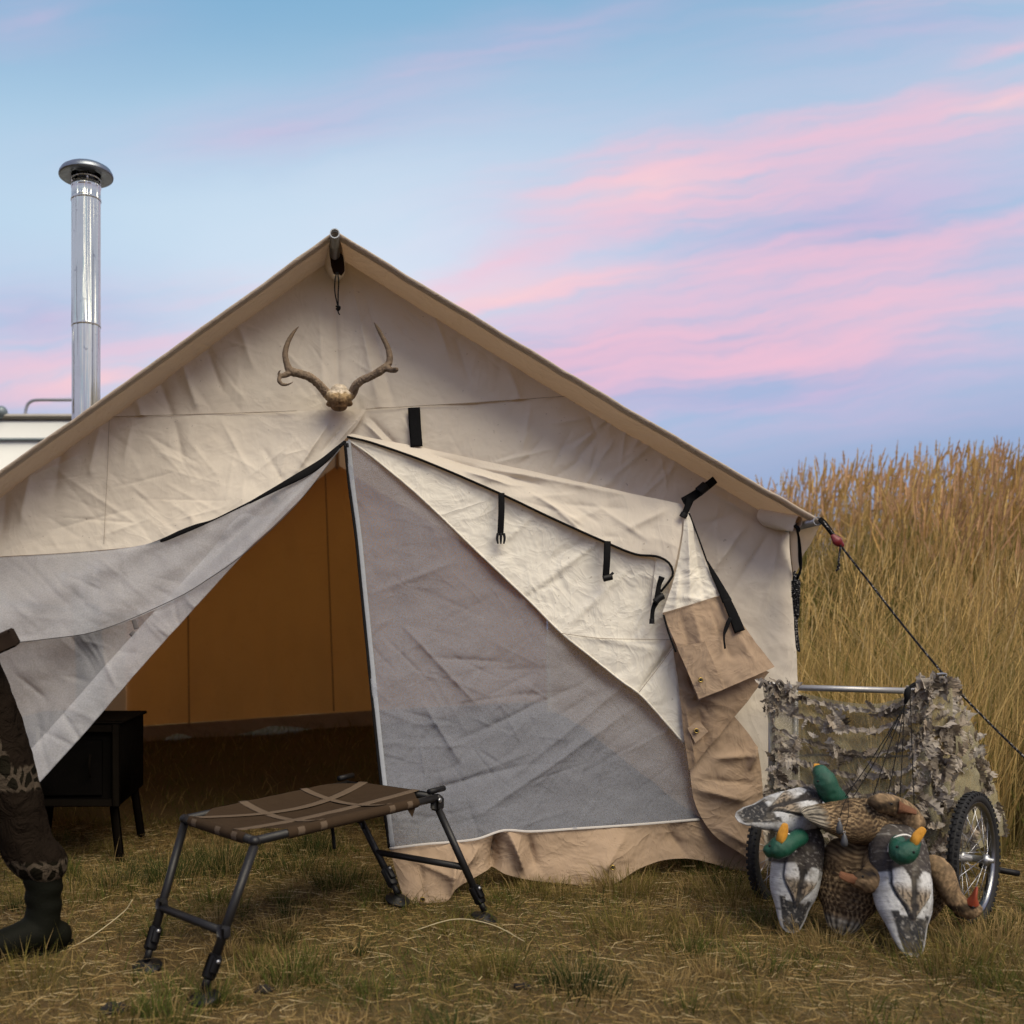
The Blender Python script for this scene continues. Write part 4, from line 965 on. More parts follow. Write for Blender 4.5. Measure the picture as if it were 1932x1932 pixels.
def antler(name, geos, seed):
    me = remeshed(name, geos, .0035, 3)
    v = verts_of(me); n_ = np.array([fbm(v[:, 0] * 60, v[:, 2] * 60, seed, 3)]).T
    ctr = P(640, 755, 4.3); dist = np.linalg.norm(v - ctr, axis=1)[:, None]; t = np.clip((dist - .1) / .32, 0, 1)
    c = np.array([[.25, .19, .135]]) * (1 - t) + np.array([[.050, .030, .016]]) * t
    c = c * (1 + .5 * n_)
    knob = (1 - t[:, 0]) * .006 * perlin(v[:, 0] * 190, v[:, 2] * 190, seed + 3)
    v2 = v.copy(); v2[:, 1] += knob; v2[:, 2] += knob
    me.vertices.foreach_set('co', v2.ravel()); paint(me, np.clip(c, .01, 1))
    return part('antler', me, BONE, sk_)
antler('antler', A1, 201); antler('antler', A2, 205)
def qe(x, y, Y, rx, ry, rz): a, b = q(x, y); f = .16667 * Y / FPX; return ell_geo(P(a, b, Y), (rx * f, ry, rz * f))
me = remeshed('skull_cap', [qe(940, 1070, 4.31, 112, .05, 100), qe(945, 1150, 4.29, 118, .05, 95), qe(870, 1120, 4.29, 70, .04, 80), qe(1020, 1120, 4.29, 70, .04, 80), qe(850, 1195, 4.30, 60, .03, 30), qe(1045, 1190, 4.30, 55, .03, 28), qe(940, 1225, 4.29, 95, .035, 50), qe(815, 1090, 4.30, 48, .03, 48), qe(1085, 1085, 4.30, 48, .03, 48)], .004, 3)
v = verts_of(me); zt_, zb_ = P(0, 563 + 970 / 6, 4.3)[2], P(0, 563 + 1275 / 6, 4.3)[2]
t = np.clip((v[:, 2] - zb_) / (zt_ - zb_), 0, 1); nz = fbm(v[:, 0] * 60, v[:, 2] * 60, 210, 4)
tt = sstep(.52, .66, t + .14 * nz)[:, None]
low_ = np.array([[.15, .085, .040]]) * (1 - sstep(.15, .55, t))[:, None] + np.array([[.33, .235, .125]]) * sstep(.15, .55, t)[:, None]
c = (low_ * (1 - tt) + np.array([[.48, .41, .32]]) * tt) * (1 + .55 * nz[:, None])
sut = np.exp(-((v[:, 0] - P(640, 0, 4.3)[0] + .004 * perlin(v[:, 2] * 150, v[:, 2] * 0, 3)) / .0022) ** 2) * (t < .68); c = c * (1 - .7 * sut[:, None])
v[:, 1] -= .004 * perlin(v[:, 0] * 130, v[:, 2] * 130, 211); me.vertices.foreach_set('co', v.ravel()); paint(me, np.clip(c, .01, 1))
part('skull_cap', me, BONE, sk_)

# ------------------------------------------------------------------ guy rope, coiled rope
m, k, out = mat_base('flecked_rope')
nn = k.noise(geopos(k), 170, 1, .5)
c = k.mix(k.m('GREATER_THAN', nn.outputs[0], .62), (.010, .010, .012, 1), (.33, .31, .29, 1))
wvn = k.n('ShaderNodeTexWave'); wvn.inputs['Scale'].default_value = 160; k.put(wvn.inputs[0], geopos(k))
k.t.links.new(pbr(k, c, .8, 0, bump(k, wvn.outputs[1], .5, .002), .2), out.inputs[0])
ROPE = m
guy = thing('guy_rope', P(1550, 985, 4.14), 'black flecked guy rope running from the tent eave down past the cart', 'rope')
gp = [(1549, 984, 4.13), (1580, 1022, 4.09), (1640, 1098, 4.02), (1700, 1175, 3.94), (1779, 1271, 3.85), (1829, 1326, 3.79), (1932, 1428, 3.68), (2100, 1585, 3.52), (2300, 1752, 3.36)]
V, F, T = tube_geo(PP(gp), .0042, 8, 120); part('rope', new_mesh('rope', V, F, T), ROPE, guy)
V, F, T = tube_geo(PP([(1552, 983, 4.12), (1566, 1000, 4.10), (1583, 1020, 4.08)]), .0042, 8, 20); part('rope', new_mesh('rope', V, F, T), ROPE, guy)
strap('webbing_loop', [(1546, 978, 4.12), (1556, 988, 4.115), (1571, 1008, 4.10)], [10, 11, 9], BLACK, guy)
RED = simple('red_plastic', (.16, .012, .016, 1), .4, 0, .3, 60)
lk = PP([(1573, 1013, 4.08), (1580, 1021, 4.075), (1588, 1028, 4.08)])
V, F, T = tube_geo(lk, np.array([.012, .020, .012]), 8, 12, True, 'round', .5, 1, (0, -1, 0)); part('line_lock', new_mesh('line_lock', V, F, T), RED, guy)
V, F, T = tube_geo(PP([(1586, 1028, 4.07), (1584, 1046, 4.07), (1582, 1062, 4.07), (1584, 1067, 4.07), (1579, 1069, 4.07), (1583, 1072, 4.07), (1577, 1077, 4.07)]), .004, 8, 30); part('rope_tail', new_mesh('rope_tail', V, F, T), ROPE, guy)
_e = P(2300, 1752, 3.36); tube('stake', np.array([_e + [.07, -.03, -.12], _e, _e + [-.03, .012, .07]]), .007, STEEL, guy, seg=8)
coil = thing('rope_coil', P(1502, 1160, 4.33), 'coil of black flecked rope hanging from the tent eave corner', 'rope')
line('loop', [(1503, 996, 4.20), (1508, 1020, 4.24), (1511, 1050, 4.27), (1511, 1072, 4.28), (1504, 1090, 4.29)], .0048, BLACK, coil, n=30)
line('loop', [(1505, 998, 4.20), (1507, 1030, 4.25), (1508, 1060, 4.28), (1510, 1078, 4.28), (1505, 1092, 4.29)], .0035, BLACK, coil, n=30)
line('knot', [(1501, 993, 4.195), (1505, 996, 4.19), (1506, 1001, 4.195)], .008, BLACK, coil, n=8, cap='round')
for i in range(7):
    a = i * .9; line('strand', [(1501 + 4 * math.cos(a), 1088 + 3 * math.sin(i * 2.), 4.305 + .012 * math.sin(a)), (1502 + 5.5 * math.cos(a + .4), 1125, 4.305 + .014 * math.sin(a + .4)), (1503 + 4 * math.cos(a + .9), 1164 + 3 * math.sin(i * 3.), 4.305 + .012 * math.sin(a + .9))], .0042, ROPE, coil, n=14, seg=6)
line('wraps', [(1501.5 + 7.0 * math.cos(i * .8) + .2 * math.sin(i), 1096 + 30 * i / 60 + 2 * math.sin(i * .8), 4.305 + .018 * math.sin(i * .8)) for i in range(61)], .0042, ROPE, coil, n=240, seg=6)
line('bundle', [(1501, 1086, 4.308), (1502, 1120, 4.308), (1503, 1164, 4.308)], .010, ROPE, coil, n=10, cap='round')
line('loop', [(1500, 1088, 4.3), (1497, 1083, 4.31), (1500, 1078, 4.32)], .004, ROPE, coil)
line('end_loop', [(1500, 1158, 4.30), (1500, 1180, 4.30), (1502, 1205, 4.30), (1504, 1224, 4.30), (1508, 1229, 4.30), (1507, 1218, 4.30), (1504, 1190, 4.30), (1503, 1160, 4.30)], .0042, ROPE, coil, n=50)

# ------------------------------------------------------------------ folding dog stand in front of the door
TUBE = simple('powder_coat_tube', (.011, .0105, .011, 1), .45, .0, .3, 40, .15, .004, .35)
FAB = simple('brown_fabric', (.046, .030, .018, 1), .9, 0, .25, 24, .5, .003, .05)
WEB = simple('brown_webbing', (.125, .092, .064, 1), .9, 0, .2, 60, .4, .004, .05)
st_ = thing('field_platform', (-.05, 3.4, 0), 'low folding platform with brown fabric top standing before the tent door', 'platform')
H0 = .425
LF, LB, RF, RB = np.array([-.244, 2.90, H0]), np.array([-.50, 3.26, H0]), np.array([.36, 3.70, H0]), np.array([.03, 4.06, H0])
def bil(u, v, dz=0.0):
    """u along the length from the left end, v from front to back"""
    u = np.asarray(u, float)[..., None]; v = np.asarray(v, float)[..., None]
    p = (1 - u) * (1 - v) * LF + (1 - u) * v * LB + u * (1 - v) * RF + u * v * RB
    return p + np.array([0, 0, 1.0]) * np.asarray(dz)[..., None]
tr_ = .0135
def tb(name, pts, r=tr_, mat=TUBE, par=st_, **kw): return tube(name, np.array(pts), r, mat, par, **kw)
tb('frame_rail', [LF, RF], seg=14); tb('frame_rail', [LB, RB], seg=14); tb('frame_rail', [LF, LB], seg=14); tb('frame_rail', [RF, RB], seg=14)
for cpt in (LF, LB, RF, RB):
    V, F, T = ell_geo(cpt, (.0175, .0175, .0155), None, 10, 14); part('corner_joint', new_mesh('corner_joint', V, F, T), TUBE, st_)
# fabric: wraps the rails, cut away at the corners, sags a little
nu, nv = 90, 50
U, Vv = np.meshgrid(np.linspace(0, 1, nu), np.linspace(0, 1, nv), indexing='ij')
us = .0 + U; vs_ = Vv
edge_u = .14 * np.clip(1 - 4.0 * np.minimum(vs_, 1 - vs_), 0, 1); 
u2 = edge_u + us * (1 - 2 * edge_u)
sag = -.030 * np.sin(np.pi * us) ** .8 * np.sin(np.pi * vs_) ** .8 + .016 + .004 * perlin(us * 5, vs_ * 4, 300)
top_ = bil(u2, vs_, sag)
def wrap(idx_pts, out_dir):
    """rows that roll over the outside of the rail"""
    rows = []
    for a in (35, 80, 125, 170):
        rows.append(idx_pts + out_dir * (.0165 * math.sin(R(a)) + .002) + np.array([0, 0, 1.0]) * (.0165 * math.cos(R(a)) - .0005))
    return np.array(rows)
part('fabric_top', new_mesh('fabric_top', top_, grid_faces(nu, nv)), FAB, st_)
fd = lambda a, b: (a - b) / np.linalg.norm(a - b)
for nm, e0, e1, od in (('f', bil(np.linspace(.14, .86, 40), np.zeros(40)), 0, fd(LF, LB)), ('b', bil(np.linspace(.14, .86, 40), np.ones(40)), 0, fd(LB, LF)), ('l', bil(np.zeros(30), np.linspace(.1, .9, 30)), 0, fd(LF, RF)), ('r', bil(np.ones(30), np.linspace(.1, .9, 30)), 0, fd(RF, LF))):
    w_ = wrap(e0, od); w_ = np.concatenate([(e0 + np.array([0, 0, .0172]))[None], w_], 0)
    part('fabric_sleeve', new_mesh('fabric_sleeve', w_, grid_faces(*w_.shape[:2])), FAB, st_)
# long and short webbing
def webbing(uv, w):
    u_ = resample(np.array([[a, b, 0] for a, b in uv], float), 40)
    sg = -.030 * np.sin(np.pi * np.clip(u_[:, 0], 0, 1)) ** .8 * np.sin(np.pi * np.clip(u_[:, 1], 0, 1)) ** .8 + .0185
    c_ = bil(u_[:, 0], u_[:, 1], sg)
    V, F, T = tube_geo(c_, w / 2, 8, None, True, 'flat', .05, 1, (0, 0, 1)); part('webbing', new_mesh('webbing', V, F, T), WEB, st_)
webbing([(0, .80), (.25, .70), (.5, .66), (.75, .70), (1, .80)], .042); webbing([(0, .22), (.25, .30), (.5, .34), (.75, .30), (1, .22)], .042)
webbing([(.31, 0), (.31, .5), (.31, 1)], .040); webbing([(.69, 0), (.69, .5), (.69, 1)], .040)
for (u_, od, e) in ((.31, fd(LF, LB), 0), (.69, fd(LF, LB), 0), (.20, fd(LF, LB), 0), (.80, fd(LF, LB), 0)):
    c_ = bil(np.linspace(u_ - .016, u_ + .016, 4), np.zeros(4)); w_ = wrap(c_, od * 1.06) + np.array([0, 0, .0012]); part('webbing_wrap', new_mesh('webbing_wrap', w_, grid_faces(4, 4)), WEB, st_)
for v_ in (.22, .45, .80):
    c_ = bil(np.zeros(4), np.linspace(v_ - .035, v_ + .035, 4)); w_ = wrap(c_, fd(LF, RF) * 1.06) + np.array([0, 0, .0012]); part('webbing_wrap', new_mesh('webbing_wrap', w_, grid_faces(4, 4)), WEB, st_)
V = np.array([bil(.80, 0.02, 0), bil(.86, .02, 0), bil(.83, .01, -.035)]); part('fabric_corner', new_mesh('fabric_corner', V + np.array([.004, -.012, -.012]), None, [[0, 1, 2]]), FAB, st_)
# legs, spreaders, feet
feet = dict(LF=np.array([-.375, 2.79, .035]), LB=np.array([-.585, 3.06, .03]), RF=np.array([.52, 3.60, .035]), RB=np.array([.22, 3.79, .05]))
tops = dict(LF=LF, LB=LB, RF=RF + np.array([0, 0, -.02]), RB=RB + np.array([0, 0, -.02]))
for kx in feet:
    a, b = tops[kx] + np.array([0, 0, -.012]), feet[kx]; d_ = b - a
    lg = tb('leg', [a, a + d_ * .80], seg=14)
    bl = basis(d_, (.5, -.8, .2)); ll = np.linalg.norm(d_)
    V, F, T = box_geo(a + d_ * .845, (ll * .17, .034, .034), bl, .006); part('leg_sleeve', new_mesh('leg_sleeve', V, F, T), BLACKP, lg)
    V, F, T = box_geo(a + d_ * .83 + bl[:, 2] * .021, (ll * .11, .024, .016), bl, .004); part('leg_clamp', new_mesh('leg_clamp', V, F, T), BLACKP, lg)
    V, F, T = lathe_geo(a + d_ * .80 + bl[:, 2] * .029, [(.006, 0), (.006, .003), (.001, .004)], 10, bl[:, 2]); part('bolt', new_mesh('bolt', V, F), STEEL, lg)
    tb('leg_tip', [a + d_ * .90, b], .0115, BLACKP, lg, seg=10)
    gzz = float(gz(b[0], b[1]))
    nd = d_ / np.linalg.norm(d_)
    tiltv = np.array([nd[0] * .6, nd[1] * .6, 1]); 
    V, F, T = lathe_geo((b[0], b[1], max(gzz + .012, b[2] - .022)), [(.001, .014), (.016, .014), (.020, .006), (.042, .003), (.044, -.003), (.040, -.008), (.001, -.010)], 20, tiltv); V[:, 0] = b[0] + (V[:, 0] - b[0]) * 1.1
    part('foot', new_mesh('foot', V, F), BLACKP, lg)
def lerp(k_, t): return tops[k_] + (feet[k_] - tops[k_]) * t
tb('spreader', [lerp('LF', .62), lerp('LB', .64)], .0125, seg=12); tb('spreader', [lerp('RF', .60), lerp('RB', .62)], .0125, seg=12)
for kx in ('LF', 'LB'):
    p_ = lerp(kx, .62); V, F, T = box_geo(p_, (.034, .034, .040), rot_z(.7), .007); part('spreader_joint', new_mesh('spreader_joint', V, F, T), TUBE, st_)
# hinge brackets of the right end
for (c_, oth, inn) in ((RF, RB, LF), (RB, RF, LB)):
    ax = fd(c_, inn); br = basis(ax, (0, 0, 1))
    V, F, T = box_geo(c_ + np.array([.0, 0, -.020]), (.055, .034, .050), br, .008); b_ = part('hinge_bracket', new_mesh('hinge_bracket', V, F, T), BLACKP, st_)
    tb('hinge_cap', [c_ + np.array([0, 0, .028]) - ax * .055, c_ + np.array([0, 0, .030]) + ax * .045], .011, BLACKP, b_, seg=12)
    fr = np.array([-br[0, 1], -br[1, 1], 0]); fr = fr if fr[1] < 0 else -fr
    for s in ((-.012,) if c_ is RF else (-.016, .014)):
        V, F, T = lathe_geo(c_ + fr * .018 + ax * s + np.array([0, 0, -.006]), [(.0095, 0), (.0095, .003), (.006, .005), (.001, .005)], 14, fr); part('rivet', new_mesh('rivet', V, F), STEEL, b_)
tb('dangling_strap', [bil(.42, .12, -.02), bil(.42, .1, -.06), bil(.425, .1, -.10)], .006, BLACK, n=8, seg=6); tb('dangling_strap', [bil(.60, .2, -.02), bil(.61, .2, -.045), bil(.64, .2, -.05), bil(.645, .2, -.075)], .005, BLACK, n=10, seg=6)

# ------------------------------------------------------------------ camp stove just inside the door
IRON = simple('stove_iron', (.004, .0035, .003, 1), .95, .0, .4, 20, .3, .004, .02)
IRON2 = simple('stove_rim', (.007, .0055, .004, 1), .95, .0, .4, 20, .3, .004, .02)
sv = thing('camp_stove', (-1.2, 4.8, 0), 'dark sheet iron box stove on legs inside the tent behind the flap', 'stove')
rs = basis((-.03, 1, 0), (0, 0, 1)); sc0 = np.array([-1.235, 4.82, .447]); sx_, sy_, sz_ = .66, .50, .37     # local x = depth
loc = lambda a, b, c_: sc0 + rs @ np.array([a, b, c_])
V, F, T = box_geo(sc0, (sx_ - .012, sy_ - .012, sz_), rs, .006); part('firebox', new_mesh('firebox', V, F, T), IRON, sv)
V, F, T = box_geo(loc(0, 0, sz_ / 2 + .006), (sx_ + .02, sy_ + .02, .014), rs, .004); part('top_plate', new_mesh('top_plate', V, F, T), IRON2, sv)
for nm, c_, s in (('front_frame', loc(-sx_ / 2 - .006, -sy_ / 2 + .02, 0), (.024, .034, sz_)), ('front_frame', loc(-sx_ / 2 - .006, sy_ / 2 - .02, 0), (.024, .034, sz_)), ('front_frame', loc(-sx_ / 2 - .006, 0, sz_ / 2 - .02), (.022, sy_ - .07, .036)), ('front_frame', loc(-sx_ / 2 - .006, 0, -sz_ / 2 + .02), (.022, sy_ - .07, .036))):
    V, F, T = box_geo(c_, s, rs, .004); part(nm, new_mesh(nm, V, F, T), IRON2, sv)
V, F, T = box_geo(loc(-sx_ / 2 - .004, 0, -.01), (.010, .34, .25), rs, .004); dr_ = part('stove_door', new_mesh('stove_door', V, F, T), IRON, sv)
tube('handle', np.array([loc(-sx_ / 2 - .03, -.12, .05), loc(-sx_ / 2 - .05, -.12, 0), loc(-sx_ / 2 - .03, -.12, -.05)]), .006, IRON2, dr_, n=10, seg=8)
for a in (-.26, .26):
    for b in (-.205, .205):
        p0 = loc(a, b, -sz_ / 2 + .01); p1 = p0 + rs @ np.array([a * .12, b * .18, 0]); p1[2] = float(gz(p1[0], p1[1])) - .01
        d_ = p1 - p0; V, F, T = box_geo((p0 + p1) / 2, (np.linalg.norm(d_), .036, .036), basis(d_, (0, 1, .1)), .004); part('leg', new_mesh('leg', V, F, T), IRON2, sv)
pb_ = loc(.2, 0, sz_ / 2 + .01)
tube('flue', np.array([pb_, pb_ + [0, 0, .25], [PX, PY, 1.15], [PX, PY, 1.25]]), pr_ * .93, IRON2, sv, n=24, seg=20)

# ------------------------------------------------------------------ travel trailer far behind, left
TRW = simple('trailer_white', (.62, .64, .62, 1), .35, 0, .1, 3, .05, .01)
TRD = simple('trailer_trim', (.16, .20, .22, 1), .4, .2, .2, 5)
TRR = simple('trailer_roof', (.34, .32, .28, 1), .6, 0, .2, 4)
GLASS = simple('dark_glass', (.02, .025, .03, 1), .08, 0, .2, 3, 0)
TY = 10.8; tz = lambda y: CAMH - (y - VY) / FPX * TY
trl = thing('travel_trailer', (-5.5, TY + 1.2, 0), 'white travel trailer with a roof ladder rail behind the tent', 'trailer')
x1_, x0_ = P(230, 0, TY)[0], -9.0
ztop = tz(790); zbot = .45
def bx(name, lo, hi, mat, par=trl, bev=.0):
    lo, hi = np.array(lo, float), np.array(hi, float); V, F, T = box_geo((lo + hi) / 2, hi - lo, None, bev); return part(name, new_mesh(name, V, F, T), mat, par)
bx('body', (x0_, TY, zbot), (x1_, TY + 2.4, ztop), TRW, bev=.05)
bx('roof', (x0_ - .03, TY - .035, ztop + .002), (x1_ + .03, TY + 2.43, ztop + .05), TRR, bev=.02)
bx('awning_rail', (x0_ + .02, TY - .03, tz(832)), (x1_ - .02, TY - .002, tz(827)), TRD)
bx('stripe', (x0_ + .02, TY - .006, 1.35), (x1_ - .02, TY - .002, 1.55), TRD)
for wx in (-7.6, -5.9): 
    w_ = bx('window', (wx, TY - .02, 1.75), (wx + .9, TY - .003, 2.35), TRD); bx('pane', (wx + .05, TY - .026, 1.8), (wx + .85, TY - .0205, 2.3), GLASS, w_)
d_ = bx('door', (-4.7, TY - .018, .6), (-4.0, TY - .003, 2.5), TRW); bx('handle', (-4.65, TY - .05, 1.4), (-4.6, TY - .0185, 1.55), TRD, d_)
for wx in (-6.3, -5.5):
    V, F, T = lathe_geo((wx, TY + .02, .34), [(.001, -.02), (.2, -.02), (.22, 0), (.34, 0), (.34, .2), (.001, .2)], 28, (0, 1, 0)); part('wheel', new_mesh('wheel', V, F), BLACKP, trl)
bx('tow_bar', (x1_, TY + 1.1, .45), (x1_ + .9, TY + 1.3, .55), TRD)
line('ladder_rail', [(48, 788, TY), (48.5, 775, TY), (53, 762, TY), (62, 756, TY), (75, 754.5, TY), (110, 754.5, TY), (150, 754.5, TY), (175, 756, TY), (184, 764, TY), (187, 788, TY)], .017, STEEL, trl, n=70, seg=10)
V, F, T = ell_geo(P(2, 778, TY), (.07, .07, .07)); part('roof_vent', new_mesh('roof_vent', V, F, T), TRD, trl)

# ------------------------------------------------------------------ two-wheeled game cart dressed in camouflage netting
cart = thing('decoy_cart', (1.95, 3.85, 0), 'two wheeled cart draped in leafy camouflage netting beside the tent', 'cart')
RUB = simple('tyre_rubber', (.012, .012, .013, 1), .75, 0, .3, 40, .4)
CHROME = simple('rim_metal', (.26, .27, .29, 1), .30, 1.0, .15, 20)
SPOKE = simple('spoke_steel', (.50, .51, .53, 1), .3, 1.0, .2, 60)
def wheel(c, nrm, r):
    nrm = np.array(nrm, float); nrm /= np.linalg.norm(nrm)
    w = part('wheel', new_mesh('wheel', *lathe_geo(c, [(.012, -.045), (.020, -.045), (.020, -.03), (.013, -.028), (.013, .028), (.020, .03), (.020, .045), (.010, .048), (.008, .062), (.001, .062)], 18, nrm)), STEEL, cart)
    tr = .020
    prof = [(r - tr + tr * .98 * math.cos(a), .9 * tr * math.sin(a)) for a in np.linspace(math.pi * .86, -math.pi * .86, 22)]
    part('tyre', new_mesh('tyre', *lathe_geo(c, prof[::-1], 72, nrm)), RUB, w)
    B = basis(np.cross(nrm, (0, 0, 1)), nrm); kn = []
    for i in range(60):
        a = 2 * math.pi * i / 60
        for s in (-1, 0, 1):
            aa = a + (.5 if s == 0 else 0) * 2 * math.pi / 60
            d = B[:, 0] * math.cos(aa) + B[:, 1] * math.sin(aa); t = np.cross(nrm, d)
            rr = r - .001 if s == 0 else r - .006
            kn.append(box_geo(np.array(c) + d * rr + nrm * s * .0135, (.008, .013, .009), np.stack([d, t, nrm], 1)))
    part('tread', new_mesh('tread', *merge(*kn), smooth=False), RUB, w)
    ri = r - 2 * tr + .006
    part('rim', new_mesh('rim', *lathe_geo(c, [(ri - .004, -.012), (ri - .014, -.010), (ri - .016, 0), (ri - .014, .010), (ri - .004, .012), (ri + .008, .013), (ri + .008, .010), (ri, .008), (ri, -.008), (ri + .008, -.010), (ri + .008, -.013), (ri - .004, -.012)], 72, nrm)), CHROME, w)
    for i in range(28):
        a = 2 * math.pi * i / 28; side = 1 if i % 2 else -1; cr2 = .55 * (1 if (i // 2) % 2 else -1)
        p0 = np.array(c) + (B[:, 0] * math.cos(a + cr2 * 1.3) + B[:, 1] * math.sin(a + cr2 * 1.3)) * .02 + nrm * side * .036
        p1 = np.array(c) + (B[:, 0] * math.cos(a) + B[:, 1] * math.sin(a)) * (ri - .012)
        part('spoke', new_mesh('spoke', *tube_geo(np.array([p0, p1]), .0012, 5)), SPOKE, w)
    return w
WN = (.66, -.75, .02)
wr_c, wl_c = P(1838, 1620, 3.62), P(1474, 1600, 3.93)
wheel(wr_c, WN, .238); wheel(wl_c, (.62, -.78, 0), .232)
tube('axle', np.array([wl_c, wr_c]), .012, ALU, cart, seg=10)
tube('push_handle', np.array([P(1850, 1632, 3.95), P(1893, 1643, 3.95), P(1921, 1648, 3.95)]), .012, BLACKP, cart, n=8, seg=10)
cl, crr = P(1456, 1600, 3.92), P(1745, 1600, 3.66)       # front uprights
tl_, tr2 = P(1456, 1292, 3.92), P(1745, 1300, 3.66)
bl_, br2 = P(1500, 1299, 4.28), P(1740, 1304, 4.12)
for nm, a, b, r in (('upright', cl - [0, 0, .05], tl_, .0125), ('upright', crr - [0, 0, .05], tr2, .0125), ('upright', np.array([bl_[0], bl_[1], .22]), bl_, .012), ('upright', np.array([br2[0] + .1, br2[1], .22]), br2, .012)):
    tube(nm, np.array([a, b]), r, ALU, cart, seg=14)
tube('top_bar', np.array([P(1460, 1296, 4.25), P(1725, 1304, 4.10)]), .0125, ALU, cart, seg=14)
tube('side_bar', np.array([tl_, bl_]), .011, ALU, cart, seg=10); tube('side_bar', np.array([tr2, br2]), .011, ALU, cart, seg=10)
tube('base_bar', np.array([cl, crr]), .012, ALU, cart, seg=10)
bed = box_geo((cl + crr) / 2 + np.array([.2, .28, .02]), (np.linalg.norm(cl - crr) + .02, .62, .05), basis(crr - cl, (0, 0, 1)), .008)
part('cart_bed', new_mesh('cart_bed', *bed), simple('bed_dark', (.05, .045, .035, 1), .9), cart)
# netting
m, k, out = mat_base('camo_netting')
pos = geopos(k); n1 = k.noise(pos, 9, 4, .6); n2 = k.noise(pos, 260, 1, .5)
c = k.mix(n1.outputs[0], (.24, .22, .125, 1), (.32, .285, .20, 1))
df = k.n('ShaderNodeBsdfDiffuse'); k.put(df.inputs[0], c)
tp = k.n('ShaderNodeBsdfTransparent'); mx = k.n('ShaderNodeMixShader')
k.put(mx.inputs[0], k.m('MULTIPLY_ADD', n2.outputs[0], 1.1, .12, clamp=True))
k.t.links.new(tp.outputs[0], mx.inputs[1]); k.t.links.new(df.outputs[0], mx.inputs[2]); k.t.links.new(mx.outputs[0], out.inputs[0])
NET = m
ntop = [(1440, 1288, 3.90), (1475, 1296, 3.90), (1520, 1309, 3.86), (1600, 1325, 3.78), (1660, 1327, 3.72), (1710, 1311, 3.66), (1750, 1294, 3.63), (1792, 1288, 3.66)]
nbot = [(1448, 1615, 3.88), (1520, 1640, 3.80), (1640, 1650, 3.70), (1740, 1640, 3.61), (1796, 1620, 3.62)]
nleft = [(1440, 1288, 3.90), (1452, 1400, 3.89), (1446, 1500, 3.88), (1448, 1615, 3.88)]; nright = [(1792, 1288, 3.66), (1800, 1400, 3.63), (1792, 1500, 3.61), (1796, 1620, 3.62)]
net_cr = [(1720, 1310, 1760, 1600, 14, .02), (1480, 1320, 1600, 1420, 10, .01), (1520, 1340, 1700, 1400, 14, -.015)]
front = sheet('front_netting', NET, ntop, nbot, nleft, nright, cr=net_cr, seed=400, waves=.02, wl=80, parent=cart, res=5)
stop = [(1790, 1288, 3.66), (1800, 1290, 3.95), (1806, 1296, 4.25)]
sbot = [(1796, 1620, 3.62), (1850, 1600, 3.95), (1900, 1570, 4.22)]
sright = [(1806, 1296, 4.25), (1836, 1370, 4.25), (1866, 1450, 4.25), (1890, 1520, 4.22), (1900, 1570, 4.22)]
side_n = sheet('side_netting', NET, stop, sbot, nright, sright, seed=402, waves=.03, wl=60, parent=cart, res=5)
FS = coons(ntop, nbot, nleft, nright, 6); SS = coons(stop, sbot, nright, sright, 6)
def on(S, u, v):
    n, m_ = S.shape[:2]; a = S[int(np.clip(v, 0, 1) * (n - 1)), int(np.clip(u, 0, 1) * (m_ - 1))]; return a
# leaf material and shapes
m, k, out = mat_base('camo_leaf')
oi = k.n('ShaderNodeObjectInfo'); n1 = k.noise(geopos(k), 30, 4, .6); n2 = k.noise(geopos(k), 11, 3, .6)
c = k.ramp(oi.outputs['Random'], [(0, (.07, .056, .042, 1)), (.25, (.20, .170, .135, 1)), (.5, (.36, .32, .27, 1)), (.75, (.28, .225, .17, 1)), (1, (.50, .465, .42, 1))], 'LINEAR')
c = k.mix(k.m('MULTIPLY', k.m('GREATER_THAN', n1.outputs[0], .54), .55), c, (.11, .088, .064, 1))
c = k.mix(k.m('MULTIPLY', k.m('GREATER_THAN', n2.outputs[0], .56), .5), c, (.46, .42, .37, 1))
df = pbr(k, c, .85, 0, None, .15); tl2 = k.n('ShaderNodeBsdfTranslucent'); k.put(tl2.inputs[0], c); mx = k.n('ShaderNodeMixShader'); mx.inputs[0].default_value = .2
k.t.links.new(df, mx.inputs[1]); k.t.links.new(tl2.outputs[0], mx.inputs[2]); k.t.links.new(mx.outputs[0], out.inputs[0])
LEAFM = m
rl = np.random.default_rng(77)
leaf_meshes = []
for i in range(9):
    # lobed oak-leaf outline cut from cloth, folded along its length
    nl_ = 7; xs_ = np.linspace(-1.5, 1.6, nl_ * 2); wd_ = np.sin(np.linspace(.25, np.pi - .1, nl_ * 2)) * np.where(np.arange(nl_ * 2) % 2 == 0, rl.uniform(.35, .6, nl_ * 2), rl.uniform(.75, 1.1, nl_ * 2))
    up_, dn_ = wd_ * rl.uniform(.75, 1.2, nl_ * 2), -wd_ * rl.uniform(.75, 1.2, nl_ * 2)
    cf, cu = rl.uniform(-.7, .7), rl.uniform(-.22, .22); tw = rl.uniform(-.35, .35)
    def row(y): return np.stack([xs_ + rl.normal(0, .07, nl_ * 2), y, cf * np.abs(y) + cu * xs_ ** 2 + tw * xs_ * y + rl.normal(0, .06, nl_ * 2)], 1)
    V = np.vstack([row(dn_), row(0 * xs_), row(up_)]) * .019
    leaf_meshes.append(new_mesh('leaf', V, grid_faces(3, nl_ * 2), smooth=False)); leaf_meshes[-1].materials.append(LEAFM)
